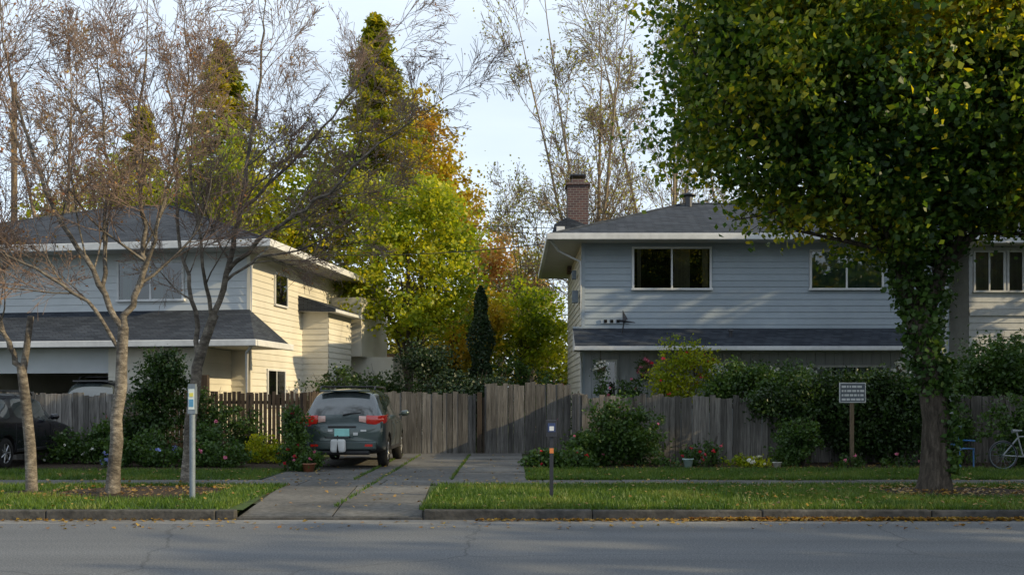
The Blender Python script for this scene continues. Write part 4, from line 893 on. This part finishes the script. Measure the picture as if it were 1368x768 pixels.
def car(name, loc, rotz, paint, zs=1.0):
    e = empty(name, loc, rotz)
    S = [(0.00, .46, .84, .88, .70, .76, .70), (.05, .36, 1.00, 1.03, .82, .85, .74), (.13, .32, 1.10, 1.15, .86, .89, .72), (.30, .30, 1.12, 1.42, .88, .905, .68), (.50, .29, 1.12, 1.62, .885, .91, .64), (.62, .28, 1.12, 1.67, .89, .91, .64),
        (1.18, .27, 1.11, 1.72, .89, .915, .645), (1.27, .27, 1.11, 1.72, .89, .915, .645), (2.05, .27, 1.08, 1.72, .89, .915, .655), (2.14, .27, 1.08, 1.71, .89, .915, .655), (2.75, .27, 1.05, 1.64, .89, .91, .65), (2.95, .27, 1.04, 1.57, .89, .91, .655),
        (3.42, .27, 1.02, 1.16, .89, .905, .72), (3.55, .27, 1.01, 1.07, .89, .90, .73), (4.05, .28, .95, 1.0, .87, .88, .70), (4.38, .30, .82, .88, .82, .83, .66), (4.5, .36, .72, .76, .72, .74, .6), (4.53, .42, .66, .69, .62, .64, .52)]
    V = []
    for (y, zb, zl, zt, wb, wl, wt) in S:
        zt *= zs
        h = [(0, zb), (wb*.85, zb), (wb, zb+.10), (wl+.012, zb+(zl-zb)*.5), (wl+.004, zl-.08), (wl-.03, zl), (max(wt+.03, 0), max(zt-.08, zl+.012)), (wt-.09, max(zt-.01, zl+.02)), (0, max(zt+.025, zl+.03))]
        ring = [(x, z) for x, z in h]+[(-x, z) for x, z in reversed(h[1:-1])]
        V += [(x, y, z) for x, z in ring]
    R = 16; F = []; MI = []
    for i in range(len(S)-1):
        for j in range(R):
            a = i*R+j; b = i*R+(j+1) % R
            F.append((a, a+R, b+R, b)); jj = j if j < 8 else 15-j
            m = 0
            if jj == 5 and i in (5, 7, 9, 10, 11): m = 1
            if jj in (6, 7) and i in (2, 3): m = 1
            if jj in (6, 7) and i in (11,): m = 1
            if jj in (0, 1): m = 2
            MI.append(m)
    F.append(tuple(range(R))); MI.append(0); F.append(tuple(reversed(range((len(S)-1)*R, len(S)*R)))); MI.append(0)
    body = mesh_py('body', V, F, [paint, M['carglass'], M['trimblk']], e, smooth=True, midx=MI)
    bm = bmesh.new(); bm.from_mesh(body.data); bmesh.ops.recalc_face_normals(bm, faces=bm.faces)
    cr = bm.edges.layers.float.get('crease_edge') or bm.edges.layers.float.new('crease_edge')
    for ed in bm.edges:
        if len(ed.link_faces) == 2 and ed.link_faces[0].material_index != ed.link_faces[1].material_index: ed[cr] = .55
    bm.to_mesh(body.data); bm.free()
    ss = body.modifiers.new('ss', 'SUBSURF'); ss.levels = 2; ss.render_levels = 2
    cut = []
    for wy in (.86, 3.62):
        for sx in (-1, 1):
            bmc = bmesh.new(); bmesh.ops.create_cone(bmc, cap_ends=True, segments=40, radius1=.40, radius2=.40, depth=.5)
            me = bpy.data.meshes.new('c'); bmc.to_mesh(me); bmc.free(); me.materials.append(M['trimblk'])
            co = bpy.data.objects.new('cutter', me); COL.objects.link(co); co.parent = e
            co.rotation_euler = (0, math.pi/2, 0); co.location = (sx*.88, wy, .36); cut.append(co)
            b = body.modifiers.new('arch', 'BOOLEAN'); b.object = co; b.operation = 'DIFFERENCE'; b.solver = 'EXACT'
            try: b.material_mode = 'TRANSFER'
            except Exception: pass
    bpy.context.view_layer.update()
    dg = bpy.context.evaluated_depsgraph_get()
    nm = bpy.data.meshes.new_from_object(body.evaluated_get(dg)); body.modifiers.clear(); body.data = nm
    for c in cut: bpy.data.objects.remove(c, do_unlink=True)
    for wi, (wy, sx) in enumerate([(.86, -1), (.86, 1), (3.62, -1), (3.62, 1)]):
        bmw = bmesh.new(); prof = [(.23, .0), (.30, .0), (.345, .02), (.36, .06), (.36, .17), (.345, .21), (.28, .225), (.2, .225)]
        seg = 36; vs = []
        for k in range(seg):
            a = 2*math.pi*k/seg; vs.append([bmw.verts.new((sx*(.895-w), math.cos(a)*r, math.sin(a)*r)) for r, w in prof])
        for k in range(seg):
            for q in range(len(prof)-1):
                bmw.faces.new((vs[k][q], vs[k][q+1], vs[(k+1) % seg][q+1], vs[(k+1) % seg][q]))
        me = bpy.data.meshes.new('tyre'); bmw.to_mesh(me); bmw.free(); me.materials.append(M['tyre'])
        for p in me.polygons: p.use_smooth = True
        o = link(bpy.data.objects.new('tyre_%d' % (wi+1), me), e); o.location = (0, wy, .36)
        tbw = Tubes(); xo = sx*.865
        a = np.linspace(0, 2*np.pi, 33); tbw.add(np.stack([np.full(33, xo), .225*np.cos(a), .225*np.sin(a)], -1), np.full(33, .018), 6)
        for k in range(7):
            t = k*2*math.pi/7; tbw.add([(xo, 0, 0), (xo, .22*math.cos(t), .22*math.sin(t))], [.035, .022], 5)
        tbw.add([(xo-.02*sx, 0, 0), (xo+.015*sx, 0, 0)], [.06, .04], 10)
        o = tbw.build('rim_%d' % (wi+1), M['rim'], e); o.location = (0, wy, .36)
        tbw = Tubes(); tbw.add([(sx*.70, 0, 0), (sx*.84, 0, 0), (sx*.841, 0, 0)], [.22, .22, .01], 20); o = tbw.build('drum_%d' % (wi+1), M['trimblk'], e); o.location = (0, wy, .36)
    def wrap(nm, path, z0, z1, mat, th=.02):
        for sx in (-1, 1):
            VV = []
            for (x, y, dz) in path:
                VV += [(sx*x, y, z0+dz), (sx*x, y, z1+dz*.4)]
            FF = [(2*i, 2*i+2, 2*i+3, 2*i+1) for i in range(len(path)-1)]
            o = mesh_py(nm, VV, FF, mat, e, smooth=True)
            s = o.modifiers.new('s', 'SOLIDIFY'); s.thickness = th; s.offset = 0
            bvl = o.modifiers.new('b', 'BEVEL'); bvl.width = .008; bvl.segments = 2
    wrap('tail_light', [(.52, .03, 0.02), (.68, .04, 0), (.79, .07, 0), (.868, .14, .01), (.905, .28, .04), (.915, .46, .09)], .95, 1.14, M['tail'], .04)
    wrap('reverse_light', [(.36, .03, .04), (.515, .032, .02)], .97, 1.12, M['tailw'], .035)
    bx = Boxes(); bx.add(-.74, .74, -.05, .12, .40, .60, 0); bx.add(-.60, .60, -.02, .1, .30, .399, 1)
    bx.build('rear_bumper', [paint, M['trimblk']], e, bevel=.04)
    bx = Boxes(); bx.add(-.30, .30, -.02, .04, .88, .92, 0); bx.build('plate_garnish', [M['trimblk']], e, .01)
    bx = Boxes(); bx.add(-.16, .16, -.03, .02, .70, .86, 0); bx.build('licence_plate', [M['plate']], e, .005)
    bx = Boxes(); bx.add(-.66, -.5, -.06, -.045, .48, .53, 0); bx.add(.5, .66, -.06, -.045, .48, .53, 0); bx.build('reflectors', [M['tail']], e)
    tbx = Tubes(); tbx.add([(.0, .09, 1.155), (.18, .13, 1.19), (.38, .15, 1.2)], [.018, .012, .008], 5); tbx.build('rear_wiper', M['trimblk'], e)
    tbx = Tubes()
    for sx in (-1, 1):
        tbx.add([(sx*.60, .75, 1.70*zs), (sx*.60, .85, 1.77*zs), (sx*.61, 2.5, 1.76*zs), (sx*.60, 2.65, 1.68*zs)], [.02]*4, 6)
    for yy in (1.1, 2.1): tbx.add([(-.62, yy, 1.775*zs), (.62, yy, 1.775*zs)], [.018, .018], 6)
    tbx.build('roof_rack', M['trimblk'], e)
    box('rear_spoiler', -.55, .55, .38, .6, 1.655*zs, 1.69*zs, paint, e, .012)
    tbx = Tubes()
    for sx in (-1, 1):
        tbx.add([(sx*.90, 2.9, 1.12), (sx*.96, 2.88, 1.14), (sx*.97, 2.9, 1.15), (sx*1.10, 2.92, 1.16), (sx*1.14, 2.92, 1.15)], [.02, .03, .07, .075, .03], 10)
    tbx.build('door_mirrors', paint, e)
    bx = Boxes()
    for sx in (-1, 1):
        for yy in (1.45, 2.35): bx.add(sx*.925-.012, sx*.925+.012, yy, yy+.18, .93, .955)
    bx.build('door_handles', [paint], e, .006)
    bx = Boxes()
    for sx in (-1, 1): bx.add(sx*.90-.02, sx*.90+.02, 1.32, 3.15, .36, .44)
    bx.build('side_cladding', [M['trimblk']], e, .01)
    tbx = Tubes()
    for sx in (-1, 1):
        for yy in (1.26, 2.1, 3.0): tbx.add([(sx*.9, yy, .42), (sx*.926, yy, .7), (sx*.918, yy, 1.02)], [.006]*3, 4)
    tbx.build('door_seams', M['trimblk'], e)
    return e
green = pmat('paint_greygreen', [(.045, .068, .070), (.06, .083, .083)], scale=3, bump=0, rough=.28, metallic=.5, coat=.9, spec=.5)
black = pmat('paint_black', [(.008, .009, .014), (.011, .012, .018)], scale=3, bump=0, rough=.25, metallic=.0, coat=.5, spec=.4)
c1 = car('parked_car', (-3.86, 22.6, G), 0, green); c1.scale = (1.06, 1.03, 1.06)
box('hitch_cover', -.22, .10, -.22, -.06, .36, .64, M['bag'], c1, .05)
bx = Boxes(); bx.add(-.30, -.20, -.012, .0, .80, .85, 0); bx.add(.24, .34, -.012, .0, .72, .78, 0); bx.add(.40, .52, -.012, .0, .80, .84, 0); bx.build('decals', [M['bag']], c1)
tb = Tubes()   # folded hitch rack
tb.add([(-.05, -.02, .38), (-.05, -.26, .38), (-.05, -.30, .60), (-.05, -.26, .72)], [.022]*4, 6)
tb.add([(-.30, -.27, .68), (.22, -.27, .68)], [.016, .016], 6); tb.add([(-.30, -.27, .68), (-.30, -.36, .70)], [.014, .014], 5); tb.add([(.22, -.27, .68), (.22, -.36, .70)], [.014, .014], 5)
tb.build('hitch_rack', M['trimblk'], c1)
car('parked_car', (-12.3, 21.6, G), 0, black)
car('parked_van', (-11.9, 27.6, G), math.radians(-8.5), black, 1.25)

# ------------------------------------------------------------------ sky / sun / camera
w = bpy.data.worlds.new('World'); scene.world = w; w.use_nodes = True
nt = w.node_tree; nt.nodes.clear(); N = nt.nodes.new; L = nt.links.new
out = N('ShaderNodeOutputWorld'); bg = N('ShaderNodeBackground'); sk = N('ShaderNodeTexSky')
sk.sky_type = 'NISHITA'; sk.sun_disc = False
EL, AZ = 23.0, 106.0
sk.sun_elevation = math.radians(EL); sk.sun_rotation = math.radians(AZ); sk.air_density = 1.0; sk.dust_density = 1.0; sk.ozone_density = 1.5
bg.inputs['Strength'].default_value = .15
tc = N('ShaderNodeTexCoord'); mp = N('ShaderNodeMapping'); mp.inputs['Scale'].default_value = (1.2, 1.2, 4.5); L(tc.outputs['Generated'], mp.inputs['Vector'])
nz = N('ShaderNodeTexNoise'); nz.inputs['Scale'].default_value = 1.6; nz.inputs['Detail'].default_value = 6; L(mp.outputs[0], nz.inputs['Vector'])
mr = N('ShaderNodeMapRange'); mr.inputs['From Min'].default_value = .3; mr.inputs['From Max'].default_value = .7; mr.inputs['To Min'].default_value = .55; mr.inputs['To Max'].default_value = .82; L(nz.outputs['Fac'], mr.inputs['Value'])
mx = N('ShaderNodeMix'); mx.data_type = 'RGBA'; mx.inputs[7].default_value = (7.5, 8.4, 9.4, 1)
L(mr.outputs[0], mx.inputs[0]); L(sk.outputs[0], mx.inputs[6]); L(mx.outputs[2], bg.inputs[0]); L(bg.outputs[0], out.inputs[0])
sd = bpy.data.lights.new('sun', 'SUN'); sd.energy = 5.0; sd.angle = math.radians(.5); sd.color = (1, .80, .47)
so = link(bpy.data.objects.new('sun', sd))
dv = Vector((math.sin(math.radians(AZ))*math.cos(math.radians(EL)), math.cos(math.radians(AZ))*math.cos(math.radians(EL)), math.sin(math.radians(EL))))
so.rotation_euler = dv.to_track_quat('Z', 'Y').to_euler(); so.location = dv*60

cam = bpy.data.cameras.new('camera'); co = link(bpy.data.objects.new('camera', cam))
cam.lens = 35; cam.sensor_width = 36; cam.shift_y = .109; cam.clip_end = 2000; cam.clip_start = .1
co.location = (0, 0, 1.7); co.rotation_euler = (math.pi/2, 0, 0)
scene.camera = co
scene.view_settings.view_transform = 'Standard'; scene.view_settings.look = 'None'; scene.view_settings.exposure = 0
